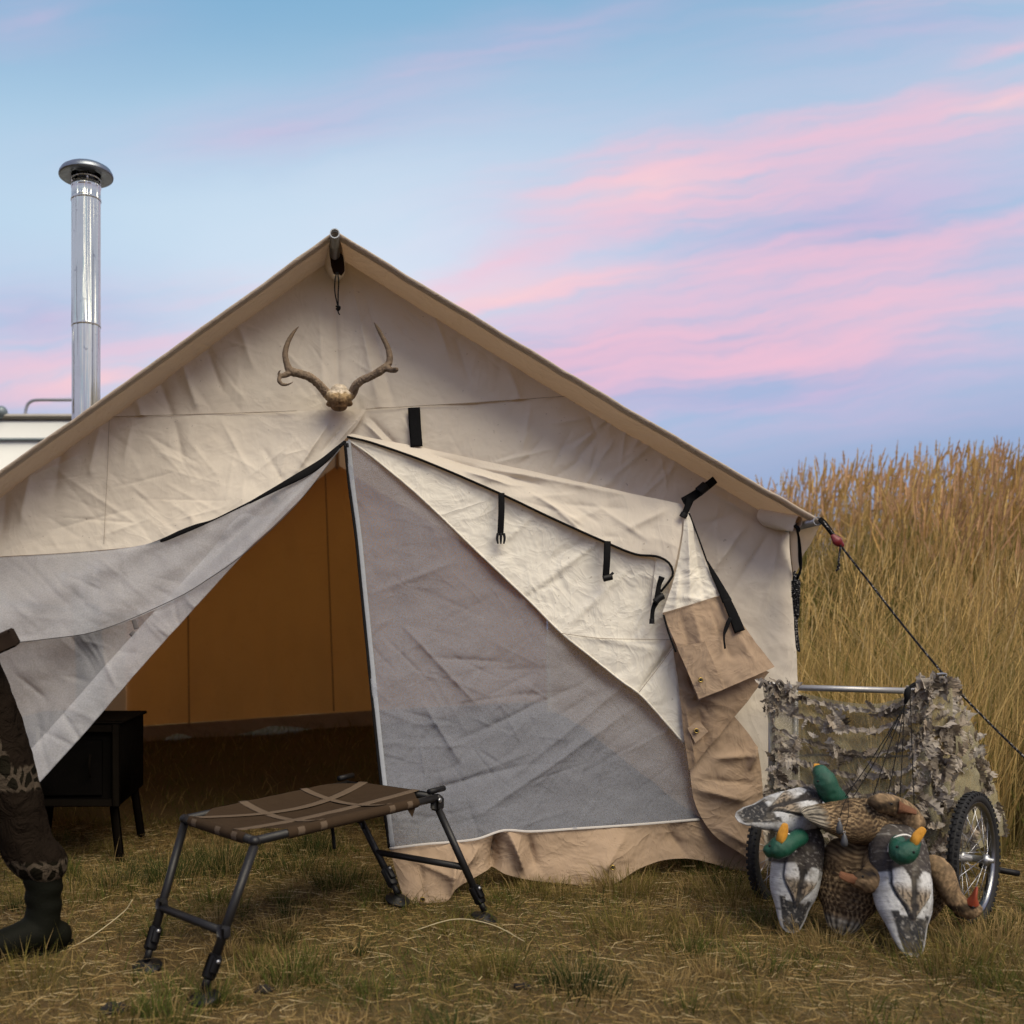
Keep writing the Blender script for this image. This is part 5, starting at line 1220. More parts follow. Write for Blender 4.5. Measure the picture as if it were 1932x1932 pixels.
def leaf(S, u, v, par, size=1.0, lift=.012):
    p = on(S, u, v); o = bpy.data.objects.new('leaf', leaf_meshes[rl.integers(9)]); COL.objects.link(o)
    o.parent = par; o.matrix_parent_inverse = Matrix.Identity(4)
    w_ = P(p[0], p[1], p[2] - lift - rl.uniform(0, .025)); o.location = Vector(w_)
    # net objects sit at the origin of the cart empty: take the parent's offset away
    o.matrix_parent_inverse = Matrix.Identity(4)
    o.rotation_euler = (R(90) + rl.normal(0, .55), rl.uniform(0, 6.28), rl.normal(.5 if par is side_n else .15, .6)); sc = size * rl.uniform(.65, 1.35); o.scale = (sc * 1.2, sc * 1.2, sc * 1.2)
def strip(S, v0, sag, u0, u1, par, wd=.016):
    """ragged ribbon of cut cloth sewn across the net"""
    nn_ = 60; us_ = np.linspace(u0, u1, nn_); up_, lo_ = [], []
    for i, u_ in enumerate(us_):
        p = on(S, u_, v0 + sag * math.sin(math.pi * u_)); y0 = p[1]
        w1 = rl.uniform(.2, 1.0) * wd * FPX / p[2]; w2 = rl.uniform(.2, 1.3) * wd * FPX / p[2]
        up_.append(P(p[0], y0 - w1, p[2] - .012 - rl.uniform(0, .012))); lo_.append(P(p[0] + rl.normal(0, 2), y0 + w2, p[2] - .016 - rl.uniform(0, .02)))
    mid = [(a + b) / 2 + np.array([0, .006, 0]) for a, b in zip(up_, lo_)]
    V = np.array([up_, mid, lo_]); return part('cloth_strip', new_mesh('cloth_strip', V, grid_faces(3, nn_), smooth=False), LEAFM, par)
rows = [.02, .13, .27, .40, .52, .64, .78, .92]
for i, v in enumerate(rows):
    strip(FS, v, .03, .02, .98, front)
    for j in range(18 if i < 6 else 10): leaf(FS, np.clip(rl.beta(.75, .75), 0, 1), v + .03 + rl.normal(0, .028), front, 1.0)
for _ in range(26): leaf(FS, rl.uniform(.0, .10), rl.uniform(0, 1), front, 1.0)
for _ in range(60): leaf(FS, rl.uniform(.78, 1.0), rl.uniform(0, .95), front, 1.15)
for _ in range(10): leaf(FS, rl.uniform(.0, .22), rl.uniform(0, .05), front, 1.1)
for _ in range(10): leaf(FS, rl.uniform(.85, 1.), rl.uniform(0, .05), front, 1.2)
for v in (.1, .3, .5, .7, .88): strip(SS, v, .02, .03, .97, side_n)
for _ in range(92): leaf(SS, rl.uniform(0, 1), rl.uniform(0, 1), side_n, 1.15, .0)
for (x, y) in ((1440, 1292), (1452, 1300), (1470, 1290), (1760, 1292), (1775, 1284)):
    line('net_tie', [(x - 8, y + 6, 3.88 if x < 1600 else 3.62), (x, y - 6, 3.87 if x < 1600 else 3.61), (x + 10, y + 4, 3.88 if x < 1600 else 3.62)], .006, simple('tie%d' % x, (.16, .14, .12, 1), .9), cart, n=8)
for (pts) in ([(1478, 1430, 3.87), (1540, 1424, 3.84), (1640, 1428, 3.75), (1750, 1425, 3.62)],): line('drawcord', pts, .0045, simple('cord_tan', (.36, .32, .27, 1), .9), cart, n=20)

# ------------------------------------------------------------------ decoys
DUCK = vcol('painted_foam', .75, 70, .34, .7, .006, .2)
GREENM = simple('green_head_paint', (.006, .090, .048, 1), .36, 0, .45, 45, .6, .005, .5, (.004, .045, .030, 1))
BILLY = simple('yellow_bill', (.62, .31, .03, 1), .55, 0, .45, 70, .5, .005, .3, (.40, .17, .02, 1))
BILLO = simple('orange_bill', (.17, .075, .036, 1), .7, 0, .5, 70, .5, .005, .2, (.11, .05, .028, 1))
RINGW = simple('white_paint', (.70, .69, .66, 1), .6, 0, .15, 60)
TS = np.array([0, .04, .12, .22, .35, .5, .65, .78, .88, .95, 1.0])
WS = np.array([.16, .38, .54, .68, .92, 1.0, 1.0, .98, .89, .72, .20])
ZU = np.array([.36, .44, .50, .56, .68, .78, .82, .80, .70, .52, .12])
ZL_ = np.array([.32, .22, .02, -.22, -.46, -.60, -.66, -.66, -.58, -.42, -.10])
def body_geo(L, W_, nt=190, na=128):
    t = 1 - (1 - np.linspace(0, 1, nt)) ** 1.15
    def sm(a):
        return resample(np.stack([TS, a, np.zeros(len(TS))], 1), 400)
    f = lambda a: np.interp(t, sm(a)[:, 0], sm(a)[:, 1])
    w, zu, zl = f(WS) * W_ / 2, f(ZU) * W_ * .5, f(ZL_) * W_ * .5
    th = np.linspace(0, 2 * np.pi, na, endpoint=False)
    cs, sn3 = np.cos(th), np.sin(th)        # th=0 is dorsal
    zc = (zu + zl) / 2; hh = (zu - zl) / 2
    y = w[:, None] * np.sign(sn3) * np.abs(sn3) ** .92; z = zc[:, None] + hh[:, None] * cs[None]
    x = (t * L)[:, None] + 0 * y
    V = np.stack([x, y, z], -1)
    phi = np.minimum(th, 2 * np.pi - th)[None] + 0 * x; tt = t[:, None] + 0 * x
    F = grid_faces(nt, na, 0, True)
    return V, F, tt, phi, np.sign(np.sin(th))[None] + 0 * x
def wing_half(t): return .05 + .56 * sstep(.23, .50, t)
def col_drake(t, ph, sd, V, dirt):
    n1 = fbm(V[..., 0] * 22 + dirt, V[..., 1] * 22 + V[..., 2] * 9, 500 + dirt, 4); n2 = fbm(V[..., 0] * 80, V[..., 1] * 80 + V[..., 2] * 60, 510 + dirt, 3)
    mix = lambda c, d, f: c * (1 - np.clip(f, 0, 1)[..., None]) + np.array(d) * np.clip(f, 0, 1)[..., None]
    lat = np.where(ph < np.pi / 2, np.sin(np.minimum(ph, np.pi / 2)), 1.0 + (ph - np.pi / 2)) + .04 * n1
    c = np.broadcast_to(np.array([.42, .43, .44]), V.shape).copy()                         # pale grey flank
    c = mix(c, (.16, .15, .14), np.clip(np.sin(V[..., 0] * 900 + 9 * n1), 0, 1) * .25 * (lat > .7))      # fine vermiculation
    half = wing_half(t)
    wing = sstep(half + .03, half - .03, lat) * sstep(.22, .25, t)
    c = mix(c, (.50, .505, .51), wing * sstep(.44, .52, t))                                 # white wing panel
    tip = wing * sstep(.52, .42, t)
    c = mix(c, (.25, .20, .145), tip); c = mix(c, (.040, .032, .026), tip * sstep(.0, .5, np.sin(lat * 40 + 6 * n1 + 5 * t)))
    c = mix(c, (.34, .30, .24), np.exp(-((lat - half + .06) / .03) ** 2) * sstep(.25, .30, t) * sstep(.5, .42, t) * .8)
    c = mix(c, (.012, .012, .013), np.exp(-((lat - half - .035) / .042) ** 2) * sstep(.23, .27, t) * sstep(.68, .61, t))     # black outline
    stripe = .065 + .22 * sstep(.50, .66, t)
    c = mix(c, (.028, .025, .024), sstep(stripe + .04, stripe, lat) * sstep(.22, .26, t))                                  # stripe down the back
    breast = sstep(.60, .625, t + .03 * sstep(.2, .9, lat) + .05 * sstep(.35, .0, lat) - .015 * n1)
    c = mix(c, (.040, .034, .032), breast)
    tail = sstep(.285, .265, t - .03 * (lat > .5)) * (1 - wing)
    c = mix(c, (.022, .022, .024), tail)
    c = mix(c, (.33, .335, .34), tail * np.clip(sstep(.70, .82, lat) + sstep(.035, .015, t), 0, 1))
    c = mix(c, (.10, .088, .070), np.clip(n1 * 2.0 - .12, 0, 1) * .65)                     # scuffs and dirt
    c = mix(c, (.36, .34, .31), np.clip(-n2 * 2.6 - .45, 0, 1) * .6 * np.clip(breast + tail, 0, 1))  # chipped paint
    c = mix(c, (.05, .045, .04), np.clip(n2 * 3.0 - .75, 0, 1) * .7)
    return np.clip(c * (1 + .25 * n2[..., None]), .006, .9)
def col_hen(t, ph, sd, V, dirt):
    wv1 = fbm(V[..., 0] * 14, V[..., 1] * 14 + V[..., 2] * 9, 560 + dirt, 3); wv2 = fbm(V[..., 0] * 16 + 5, V[..., 1] * 16 - V[..., 2] * 9, 570 + dirt, 3)
    a = t * 17 + 1.5 * wv1 + 1.6 * np.cos(ph); b = ph * 4.6 + 1.2 * wv2; b = b * (.35 + .75 * np.sin(np.clip(t, .05, .95) * np.pi))
    row = np.floor(a); b2 = b + .5 * (row % 2); fb = b2 - np.floor(b2) - .5; fa = a - row
    r = np.hypot(fb * 1.7, fa - .15)
    n1 = fbm(V[..., 0] * 30, V[..., 1] * 30 + V[..., 2] * 20, 520 + dirt, 4)
    pale = np.exp(-((r - .72) / .13) ** 2) * np.clip(.75 + 1.2 * wv2, .15, 1); core = np.exp(-((np.abs(fb) - .05 - .25 * fa) / .09) ** 2)
    bars = .5 + .5 * np.sin(t * 120 + 3 * np.cos(ph * 3) + 6 * wv1)
    f_b = sstep(.66, .78, t)
    p = (pale * (1 - f_b) + (bars * .55) * f_b)[..., None]
    c = np.array([.085, .052, .026]) * (1 - p) + np.array([.36, .255, .14]) * p
    c = c * (1 - .6 * (core * (1 - f_b))[..., None])
    tl3 = sstep(.20, .12, t)[..., None]; st3 = (.5 + .5 * np.sin(ph * 16))[..., None]; c = c * (1 - tl3) + tl3 * (np.array([.035, .030, .026]) * (1 - st3 * .8) + np.array([.36, .32, .25]) * st3 * .8)
    c = .85 * c * (1 + .7 * n1[..., None]) * (1 - .25 * sstep(2.0, 2.8, ph)[..., None])
    return np.clip(c, .01, .8)
def decoy(label, hen, tail, breast, dorsal, W_, dirt, group='duck decoys heaped against the cart'):
    a, b = P(*tail), P(*breast); L = np.linalg.norm(b - a); B = basis(b - a, dorsal)
    t_ = thing('duck_decoy', a + (b - a) * .5 - np.array([0, 0, W_ / 2]), label, 'decoy', group)
    V, F, tt, ph, sd = body_geo(L, W_)
    if hen: V = V + .0012 * (np.cos(tt * 17 * 2 * np.pi) * sstep(.7, .6, tt))[..., None] * np.array([0, 0, 1.0]) * np.cos(ph)[..., None]
    else:
        la = np.where(ph < np.pi / 2, np.sin(np.minimum(ph, np.pi / 2)), 1.0 + (ph - np.pi / 2)); hf = wing_half(tt); inw = sstep(hf + .05, hf - .02, la) * sstep(.21, .25, tt) * sstep(.70, .60, tt)
        d = .0085 * inw - .010 * np.exp(-((la - hf - .045) / .05) ** 2) * sstep(.2, .3, tt) * sstep(.72, .62, tt) - .009 * np.exp(-(la / .07) ** 2) * sstep(.25, .35, tt) * sstep(.70, .60, tt) + .0012 * np.sin(la * 40 + 5 * tt) * inw * sstep(.5, .4, tt)
        ctr = V.mean(1, keepdims=True); nr = V - ctr; nr /= np.linalg.norm(nr, axis=-1, keepdims=True) + 1e-6; V = V + nr * d[..., None]
    V = V + .0025 * fbm(V[..., 0] * 22, V[..., 1] * 22 + V[..., 2] * 13, 530 + dirt, 3)[..., None]
    c = (col_hen if hen else col_drake)(tt, ph, sd, V, dirt)
    nt, na = V.shape[:2]
    Wd = V.reshape(-1, 3) @ B.T + a
    capT = [[j, (j + 1) % na, nt * na] for j in range(na)] + [[(nt - 1) * na + (j + 1) % na, (nt - 1) * na + j, nt * na + 1] for j in range(na)]
    Wd = np.vstack([Wd, Wd[:na].mean(0), Wd[nt * na - na:nt * na].mean(0)]); cc = np.vstack([c.reshape(-1, 3), c[0].mean(0)[None], c[-1].mean(0)[None]])
    part('body', new_mesh('body', Wd, F, capT, cc), DUCK, t_)
    return t_
def head(t_, pts, rad, hen, sq=1.0, eye=None, seed=0):
    p = PP(pts); r = np.array([q_ / FPX * s[2] for q_, s in zip(rad, pts)])
    V, F, T = tube_geo(p, r, 28, 46, True, 'round', sq, 1.0, (0, -1, .2))
    if not hen: return part('head', new_mesh('head', V + .0035 * perlin(V[:, 0] * 70, V[:, 2] * 70, 3)[:, None], F, T), GREENM, t_)
    n1 = fbm(V[:, 0] * 55, V[:, 2] * 55, 540 + seed, 4)[:, None]; st = (.5 + .5 * np.sin((V[:, 0] * .8 + V[:, 2]) * 420 + n1[:, 0] * 5))[:, None]
    c = np.array([[.20, .135, .075]]) * (1 + .9 * n1) * (.55 + .6 * st)
    if eye is not None:
        e = P(*eye); d = np.linalg.norm((V - e)[:, [0, 2]], axis=1); s = sstep(.016, .008, np.abs((V - e)[:, 2] - .25 * (V - e)[:, 0])) * (d < .05); c = c * (1 - .75 * s[:, None])
    return part('head', new_mesh('head', V, F, T, np.clip(c, .012, .8)), DUCK, t_)
def bill(h_, pts, rad, mat, sq=.42, up=(0, -1, .3)):
    """spoon-shaped bill: round at the root, flat and broad toward the tip"""
    p = PP(pts); r = np.array([q_ / FPX * s[2] for q_, s in zip(rad, pts)])
    n = 26; q_ = resample(np.c_[p, r], n); pt, rr = q_[:, :3], q_[:, 3]
    t = np.linspace(0, 1, n); rr = rr * np.sqrt(np.clip(1 - ((t - .80) / .21) ** 4 * (t > .80), .02, 1)); flat = 1.0 - (1 - sq * .75) * sstep(0, .55, t)
    Tn = np.gradient(pt, axis=0); Tn /= np.linalg.norm(Tn, axis=1)[:, None]; up = np.array(up, float); N = up - Tn * (Tn @ up)[:, None]; N /= np.linalg.norm(N, axis=1)[:, None]; B = np.cross(Tn, N)
    th = np.linspace(0, 2 * np.pi, 20, endpoint=False); ridge = 1 + .35 * np.exp(-((np.abs(np.where(th > np.pi, th - 2 * np.pi, th))) / .35) ** 2)
    V = pt[:, None] + (rr * flat)[:, None, None] * (np.cos(th) * ridge)[None, :, None] * N[:, None] + rr[:, None, None] * np.sin(th)[None, :, None] * B[:, None]
    V = np.vstack([V.reshape(-1, 3), pt[:1], pt[-1:]]); j = np.arange(20); j2 = (j + 1) % 20
    T = np.vstack([np.stack([np.full(20, n * 20), j2, j], 1), np.stack([np.full(20, n * 20 + 1), (n - 1) * 20 + j, (n - 1) * 20 + j2], 1)])
    return part('bill', new_mesh('bill', V, grid_faces(n, 20, 0, True), T), mat, h_)
def collar(t_, pts, r=.0032): 
    V, F, T = tube_geo(PP(pts), r, 8, 24, True, 'round'); part('neck_ring', new_mesh('neck_ring', V, F, T), RINGW, t_)

A_ = decoy('drake mallard decoy lying atop the heap with head raised, tail to the left', False, (1386, 1556, 3.46), (1602, 1512, 3.56), (.05, -.62, .78), .165, 1)
h_ = head(A_, [(1584, 1520, 3.50), (1572, 1504, 3.47), (1562, 1488, 3.46), (1555, 1470, 3.46), (1548, 1456, 3.47)], [22, 21, 20, 20, 14], False)
bill(h_, [(1549, 1462, 3.48), (1545, 1450, 3.50), (1543, 1443, 3.52)], [9, 10, 8], BILLY, .5); collar(A_, [(1553, 1514, 3.455), (1558, 1521, 3.435), (1568, 1523, 3.425), (1577, 1519, 3.43), (1582, 1511, 3.445), (1583, 1503, 3.46)])
B_ = decoy('brown hen decoy resting atop the heap with its bill to the right', True, (1508, 1549, 3.40), (1730, 1558, 3.44), (.0, -.55, .85), .185, 2)
h_ = head(B_, [(1722, 1552, 3.36), (1708, 1532, 3.36), (1684, 1519, 3.35), (1660, 1514, 3.35), (1648, 1512, 3.37)], [22, 20, 19, 18, 11], True, .9, (1680, 1522, 3.30), 1)
bill(h_, [(1694, 1524, 3.33), (1712, 1527, 3.32), (1728, 1532, 3.32)], [12, 11, 9], BILLO, .55, (0, -.6, 1))
C_ = decoy('smaller drake mallard decoy hanging tail down at the left of the heap', False, (1484, 1758, 3.44), (1514, 1550, 3.50), (-.10, -1, .02), .165, 3)
h_ = head(C_, [(1508, 1580, 3.41), (1494, 1588, 3.375), (1478, 1596, 3.355), (1464, 1602, 3.355), (1453, 1605, 3.36)], [16, 16, 20, 20, 13], False)
bill(h_, [(1472, 1586, 3.34), (1477, 1572, 3.33), (1482, 1553, 3.33)], [8, 9.5, 5.5], BILLY, .4); collar(C_, [(1482, 1570, 3.385), (1493, 1578, 3.365), (1500, 1590, 3.355), (1500, 1606, 3.36)])
D_ = decoy('curled brown hen decoy in the middle of the heap, bill to the left', True, (1588, 1762, 3.42), (1620, 1584, 3.46), (-.55, -.85, .1), .205, 4)
h_ = head(D_, [(1652, 1620, 3.40), (1656, 1640, 3.34), (1648, 1656, 3.31), (1634, 1661, 3.29), (1619, 1660, 3.29)], [30, 27, 25, 23, 15], True, .95, (1628, 1655, 3.25), 2)
bill(h_, [(1613, 1660, 3.29), (1599, 1656, 3.28), (1583, 1649, 3.28)], [10, 9, 7], BILLO, .5, (0, -1, .5))
E_ = decoy('largest drake mallard decoy, hung tail down at the front of the heap', False, (1709, 1808, 3.20), (1688, 1553, 3.38), (.02, -1, .05), .190, 5)
h_ = head(E_, [(1694, 1590, 3.26), (1695, 1602, 3.21), (1702, 1611, 3.19), (1714, 1604, 3.185), (1724, 1592, 3.195)], [14, 17, 21, 19, 12], False)
bill(h_, [(1724, 1590, 3.18), (1731, 1578, 3.17), (1744, 1562, 3.17)], [8, 9.5, 6], BILLY, .4); collar(E_, [(1676, 1606, 3.255), (1679, 1591, 3.25), (1691, 1579, 3.25), (1708, 1575, 3.25), (1720, 1579, 3.255)])
F_ = decoy('brown hen decoy at the right with its head hanging down by the wheel', True, (1672, 1770, 3.44), (1776, 1634, 3.44), (.55, -.75, .25), .17, 6)
h_ = head(F_, [(1762, 1640, 3.40), (1776, 1650, 3.37), (1786, 1668, 3.35), (1796, 1690, 3.34), (1812, 1708, 3.33), (1830, 1716, 3.33), (1838, 1716, 3.33)], [28, 24, 20, 18, 18, 18, 14], True, .95, (1832, 1715, 3.28), 3)
bill(h_, [(1832, 1706, 3.31), (1838, 1690, 3.30), (1843, 1673, 3.30)], [10, 9, 4], simple('red_bill', (.30, .055, .022, 1), .55, 0, .3, 60), .6, (1, -.3, 0))
for (h0, pts_) in ((C_, [(1452, 1596, 3.315), ]), (E_, [(1724, 1608, 3.135), (1692, 1598, 3.15)]), (B_, [(1682, 1517, 3.285)]), (D_, [(1628, 1654, 3.245)]), (F_, [(1836, 1712, 3.285)]), (A_, [(1543, 1474, 3.41)])):
    hd = [o for o in h0.children if o.name.startswith('head')][0]
    for e_ in pts_: part('eye', new_mesh('eye', *ell_geo(P(*e_), (.0045, .003, .0045), None, 8, 10)), BLACKP, hd)
# lead weights hanging by the hen
LEAD = simple('lead', (.10, .105, .115, 1), .55, .5, .35, 50)
for (x, y, Y, lb) in ((1584, 1562, 3.27, 'dark teardrop lead weight hanging against the upper brown hen decoy'), (1593, 1586, 3.26, 'pale grey lead weight hanging lowest against the upper brown hen decoy')):
    c_ = P(x, y, Y); w_ = thing('decoy_weight', c_ - [0, 0, .02], lb, 'weight', 'lead decoy weights')
    part('weight', new_mesh('weight', *lathe_geo(c_, [(.0005, .024), (.004, .020), (.008, .010), (.011, -.004), (.010, -.014), (.005, -.020), (.0005, -.021)], 16)), LEAD, w_)
    V, F, T = ring_geo(c_ + [0, 0, .027], .004, .001, (0, -1, 0), 12, 6); part('eyelet', new_mesh('eyelet', V, F), STEEL, w_)
    tube('leader', np.array([c_ + [0, 0, .03], c_ + [.012, 0, .07], P(1600, 1500, 3.33)]), .0011, BLACK, w_, n=10, seg=5)
# cords from the top corner down to the decoys, all tied to one clip on the guy rope
cb = thing('decoy_rigging', P(1715, 1310, 3.6), 'bundle of thin black decoy cords clipped to the guy rope at the cart corner', 'cords')
for (x, y, Y) in ((1595, 1503, 3.38), (1611, 1502, 3.36), (1648, 1500, 3.36), (1676, 1497, 3.38), (1698, 1506, 3.40), (1725, 1520, 3.40)):
    q0 = (1707, 1330, 3.58) if x < 1700 else (1717, 1318, 3.58)
    bend = (q0[0] + (x - q0[0]) * .55, q0[1] + (y - q0[1]) * .55 + (6 if x != 1648 else -6), 3.48)
    part('decoy_cord', new_mesh('decoy_cord', *tube_geo(PP([(1713, 1304, 3.62), q0, bend, (x, y, Y)]), .0016, 6, 24, x != 1648)), BLACK, cb)
V, F, T = tube_geo(PP([(1713, 1306, 3.61), (1716, 1298, 3.6), (1730, 1290, 3.62), (1752, 1281, 3.70), (1776, 1274, 3.83)]), .0042, 8, 30); part('cord', new_mesh('cord', V, F, T), BLACK, cb)
V, F, T = tube_geo(PP([(1714, 1303, 3.61), (1718, 1294, 3.61), (1735, 1286, 3.64), (1758, 1278, 3.74)]), .0042, 8, 30); part('cord', new_mesh('cord', V, F, T), BLACK, cb)
V, F, T = tube_geo(PP([(1752, 1282, 3.72), (1760, 1275, 3.77), (1778, 1271, 3.83), (1786, 1273, 3.84), (1780, 1279, 3.83), (1764, 1282, 3.76), (1753, 1283, 3.72)]), .0042, 8, 40); part('carabiner', new_mesh('carabiner', V, F, T), STEEL, cb)
V, F, T = tube_geo(PP([(1708, 1326, 3.575), (1711, 1316, 3.57), (1712, 1306, 3.575), (1714, 1300, 3.60)]), np.array([.005, .009, .011, .008]), 10, 12, True, 'round'); part('knot', new_mesh('knot', V, F, T), BLACK, cb)

# ------------------------------------------------------------------ one long pale stem lying on the grass, a few dark clods
sp_ = part('straw_stem', new_mesh('straw_stem', *tube_geo(np.array([P(778, 1768, 3.42) + [0, 0, .02], P(860, 1762, 3.42) + [0, 0, .05], P(930, 1768, 3.36) + [0, 0, .04], P(990, 1788, 3.28) + [0, 0, .02]]), np.array([.0016, .0018, .0018, .0012]), 6, 30)), simple('pale_straw', (.50, .42, .25, 1), .8), None)
tag(sp_, 'single long pale straw stem arched over the grass before the tent', 'straw')
sp_ = part('straw_stem', new_mesh('straw_stem', *tube_geo(np.array([P(119, 1795, 3.24), P(170, 1780, 3.24) + [0, 0, .02], P(235, 1742, 3.3) + [0, 0, .04], P(250, 1726, 3.3) + [0, 0, .05]]), .0016, 6, 30)), MATS['pale_straw'], None)
tag(sp_, 'pale straw stem slanting up beside the boot heel', 'straw')
for (x, y, r_, lb) in ((500, 1868, .022, 'small dark clod of earth in front of the platform'), (985, 1862, .020, 'small dark clod beside the green tuft at the bottom centre'), (215, 1905, .030, 'flat dark clod near the bottom left corner')):
    Y = FPX / (y - VY); V, F, T = ell_geo((P(x, y, Y)[0], Y, float(gz(P(x, y, Y)[0], Y)) + r_ * .25), (r_ * 1.3, r_, r_ * .55), None, 12, 18); V = V + .4 * r_ * perlin(V[:, 0] * 60, V[:, 1] * 60 + V[:, 2] * 70, 9)[:, None]
    tag(part('earth_clod', new_mesh('earth_clod', V, F, T), simple('clod%d' % x, (.020, .017, .014, 1), .95, 0, .4, 60, .6), None), lb, 'clod', 'clods of earth')

# ------------------------------------------------------------------ person at the left edge
m, k, out = mat_base('hunting_trousers')  # trouser colours darkened to paint in shade and vignetting at the left edge
at_ = k.n('ShaderNodeVertexColor'); at_.layer_name = 'Col'
sepc = k.n('ShaderNodeSeparateColor'); k.put(sepc.inputs[0], at_.outputs[0])
vo = k.n('ShaderNodeTexVoronoi', feature='DISTANCE_TO_EDGE'); vo.inputs['Scale'].default_value = 26
mp = k.n('ShaderNodeMapping'); mp.inputs['Scale'].default_value = (1, 1, .6); mp.inputs['Rotation'].default_value = (0, .6, .3); k.put(mp.inputs[0], geopos(k)); k.put(vo.inputs[0], mp.outputs[0])
n1 = k.noise(geopos(k), 14, 3, .6)
cam_c = k.mix(k.m('LESS_THAN', vo.outputs[0], .10), k.mix(n1.outputs[0], (.005, .0045, .003, 1), (.013, .011, .007, 1)), (.06, .047, .034, 1))
brown_c = k.mix(n1.outputs[0], (.008, .0055, .004, 1), (.014, .010, .007, 1))
fold = k.noise(geopos(k), 16, 4, .6, 1.5)
k.t.links.new(pbr(k, k.mix(sepc.outputs[0], cam_c, brown_c), .9, 0, bump(k, fold.outputs[0], .9, .03), .02), out.inputs[0])
TROU = m
BOOT = simple('rubber_boot', (.0045, .005, .0026, 1), .7, 0, .3, 16, .3, .006, .10)  # near-black albedo carries the same left-edge shade and vignetting
SKIN = simple('skin', (.42, .24, .16, 1), .55, 0, .15, 30)
JACK = simple('jacket', (.030, .023, .016, 1), .9, 0, .4, 14, .5, .01, .05)
per = thing('person', (-1.35, 3.25, 0), 'person in camouflage trousers and dark rubber boots standing at the left edge', 'person')
hipR, kneR, ankR = np.array([-1.245, 3.34, .93]), np.array([-1.068, 3.32, .515]), np.array([-.972, 3.31, .14])
hipL, kneL, ankL = np.array([-1.46, 3.24, .93]), np.array([-1.60, 3.14, .50]), np.array([-1.66, 3.16, .12])
def limb(pts, rad, seg=18): return tube_geo(np.array(pts), np.array(rad), seg, 24, True, 'round')
pel = np.array([-1.36, 3.29, 1.0]); che = np.array([-1.38, 3.27, 1.34]); nek = np.array([-1.40, 3.25, 1.52])
me = remeshed('trousers', [limb([hipR, (hipR + kneR) / 2 + [.012, 0, 0], kneR, (kneR * .5 + ankR * .5), ankR + [0, 0, .15]], [.112, .098, .085, .083, .078]), limb([hipL, (hipL + kneL) / 2, kneL, (kneL + ankL) / 2, ankL + [0, 0, .15]], [.112, .098, .085, .083, .078]), ell_geo(pel, (.17, .14, .12))], .011, 5)
v = verts_of(me); onr = (v[:, 0] > -1.30)
brown = ((v[:, 2] < .525 + .02 * perlin(v[:, 0] * 9, v[:, 2] * 9, 2)) & (v[:, 2] > .305)) | ((v[:, 2] > .60) & (v[:, 0] > (-1.068 - (v[:, 2] - .515) * .43) + .055))
v[:, 1] -= .008 * perlin(v[:, 0] * 14, v[:, 2] * 22, 7); v[:, 0] += .006 * perlin(v[:, 1] * 14, v[:, 2] * 26, 8); me.vertices.foreach_set('co', v.ravel())
paint(me, np.repeat(brown[:, None].astype(float), 3, 1)); part('trousers', me, TROU, per)
def boot(ank, heel, toe):
    d = toe - heel; L = np.linalg.norm(d[:2]); dx = np.array([d[0], d[1], 0]) / L
    g = [limb([ank + [0, 0, .11], ank + [0, 0, .05], ank + [0, 0, -.01]] , [.063, .058, .056]), limb([np.array([*heel[:2], .055]) + dx * .045, np.array([*heel[:2], .07]) + dx * .11, np.array([*heel[:2], .058]) + dx * .19, np.array([*heel[:2], .045]) + dx * (L - .05)], [.045, .056, .050, .038]), limb([ank, np.array([*heel[:2], .08]) + dx * .10], [.057, .055])]
    me = remeshed('boot', g, .007, 5); v = verts_of(me); v[:, 2] = np.maximum(v[:, 2], .018); v[:, 0] += .003 * np.sin(v[:, 2] * 110 + 3 * v[:, 1]) * sstep(.10, .16, v[:, 2]); me.vertices.foreach_set('co', v.ravel())
    b_ = part('boot', me, BOOT, per)
    n_ = 40; a = np.linspace(0, 2 * np.pi, n_, endpoint=False); ly = np.array([-dx[1], dx[0], 0])
    out_ = np.array([np.array([*heel[:2], 0]) + dx * (L / 2 + (L / 2 + .006) * math.cos(t)) + ly * (.050 + .006 * math.cos(t)) * np.sign(math.sin(t)) * abs(math.sin(t)) ** .6 for t in a])
    rows_ = [out_ * [1, 1, 0] + [0, 0, .002], out_ * [1, 1, 0] + [0, 0, .030]]; ctr_ = out_.mean(0)
    V = np.vstack([rows_[0], rows_[1], ctr_ * [1, 1, 0] + [[0, 0, .002]], ctr_ * [1, 1, 0] + [[0, 0, .030]]])
    part('sole', new_mesh('sole', V, grid_faces(2, n_, 0, True), [[j, (j + 1) % n_, 2 * n_] for j in range(n_)] + [[n_ + (j + 1) % n_, n_ + j, 2 * n_ + 1] for j in range(n_)]), BOOT, b_)
boot(ankR, np.array([-.895, 3.36, 0]), np.array([-1.175, 3.16, 0])); boot(ankL, np.array([-1.57, 3.22, 0]), np.array([-1.86, 3.08, 0]))
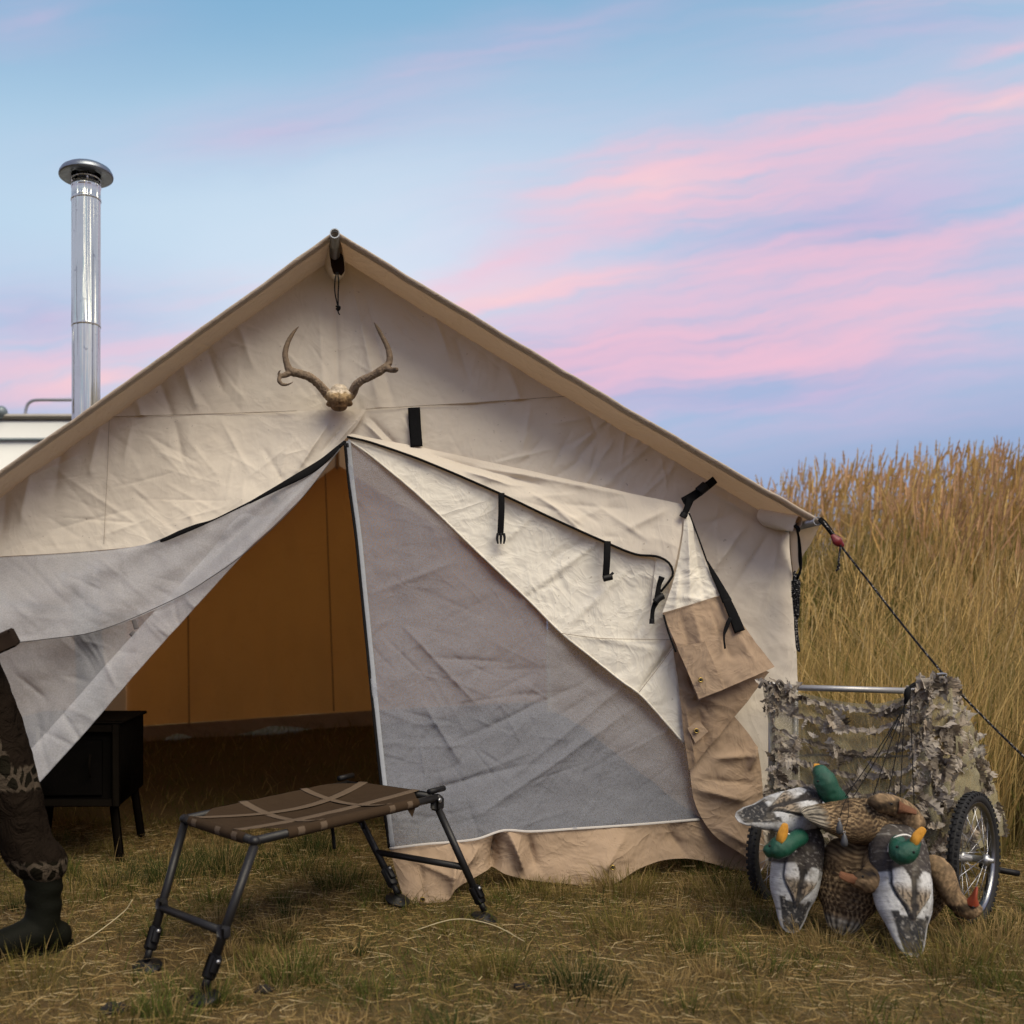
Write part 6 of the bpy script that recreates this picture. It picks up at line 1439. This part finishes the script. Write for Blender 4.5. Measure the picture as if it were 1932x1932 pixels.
# upper body: jacket, head, hands (outside the frame)
shR, shL = che + [.02, .18, .10], che + [-.06, -.18, .10]; elR, elL = shR + [-.03, .05, -.28], shL + [-.06, -.05, -.28]; wrR, wrL = elR + [-.18, -.06, -.10], elL + [-.18, -.02, -.10]
part('jacket', remeshed('jacket', [ell_geo(che, (.14, .19, .21)), ell_geo(pel + [0, 0, .10], (.175, .14, .17)), limb([shR, elR, wrR], [.068, .058, .048]), limb([shL, elL, wrL], [.068, .058, .048]), limb([che, nek], [.10, .065])], .012, 5), JACK, per)
hc = nek + [-.03, -.03, .13]
part('head', remeshed('head', [ell_geo(hc, (.078, .090, .108)), ell_geo(hc + [-.03, -.02, -.065], (.055, .055, .05)), limb([nek - [0, 0, .04], hc - [0, 0, .05]], [.056, .054]), ell_geo(hc + [-.085, -.045, -.015], (.018, .016, .026)), ell_geo(hc + [.0, .085, -.01], (.014, .010, .028)), ell_geo(hc + [.03, -.085, -.01], (.014, .010, .028)), ell_geo(hc + [-.075, -.045, -.058], (.014, .024, .008))], .006, 3), SKIN, per)
part('cap', remeshed('cap', [ell_geo(hc + [0, 0, .055], (.086, .097, .065)), ell_geo(hc + [-.095, -.05, .045], (.075, .065, .010), rot_z(.5))], .007, 4), JACK, per)
for w_, s in ((wrR, 1), (wrL, -1)):
    fg = [ell_geo(w_ + [-.03, -.04, -.03], (.030, .042, .034))]
    for i in range(4): b0 = w_ + np.array([-.045 + .018 * i, -.06 - .004 * i, -.045]); fg.append(limb([b0, b0 + [-.012, -.028, -.020], b0 + [-.012, -.030, -.050 - .004 * (i % 3)]], [.0095, .009, .008], 10))
    b0 = w_ + np.array([-.01, -.03, -.02]); fg.append(limb([b0, b0 + [.02 * s, -.03, -.02], b0 + [.02 * s, -.055, -.035]], [.011, .010, .008], 10))
    part('hand', remeshed('hand', fg, .0045, 3), SKIN, per)
V, F, T = box_geo(P(-12, 1220, 3.27), (.16, .06, .056), basis((1, 0, .45), (0, -.2, 1)), .006); part('belt_pouch', new_mesh('belt_pouch', V, F, T), simple('pouch_brown', (.018, .012, .009, 1), .9, 0, .25, 30, .15, .004, .05), per)
per.location = per.location + Vector((.025, -.085, 0))
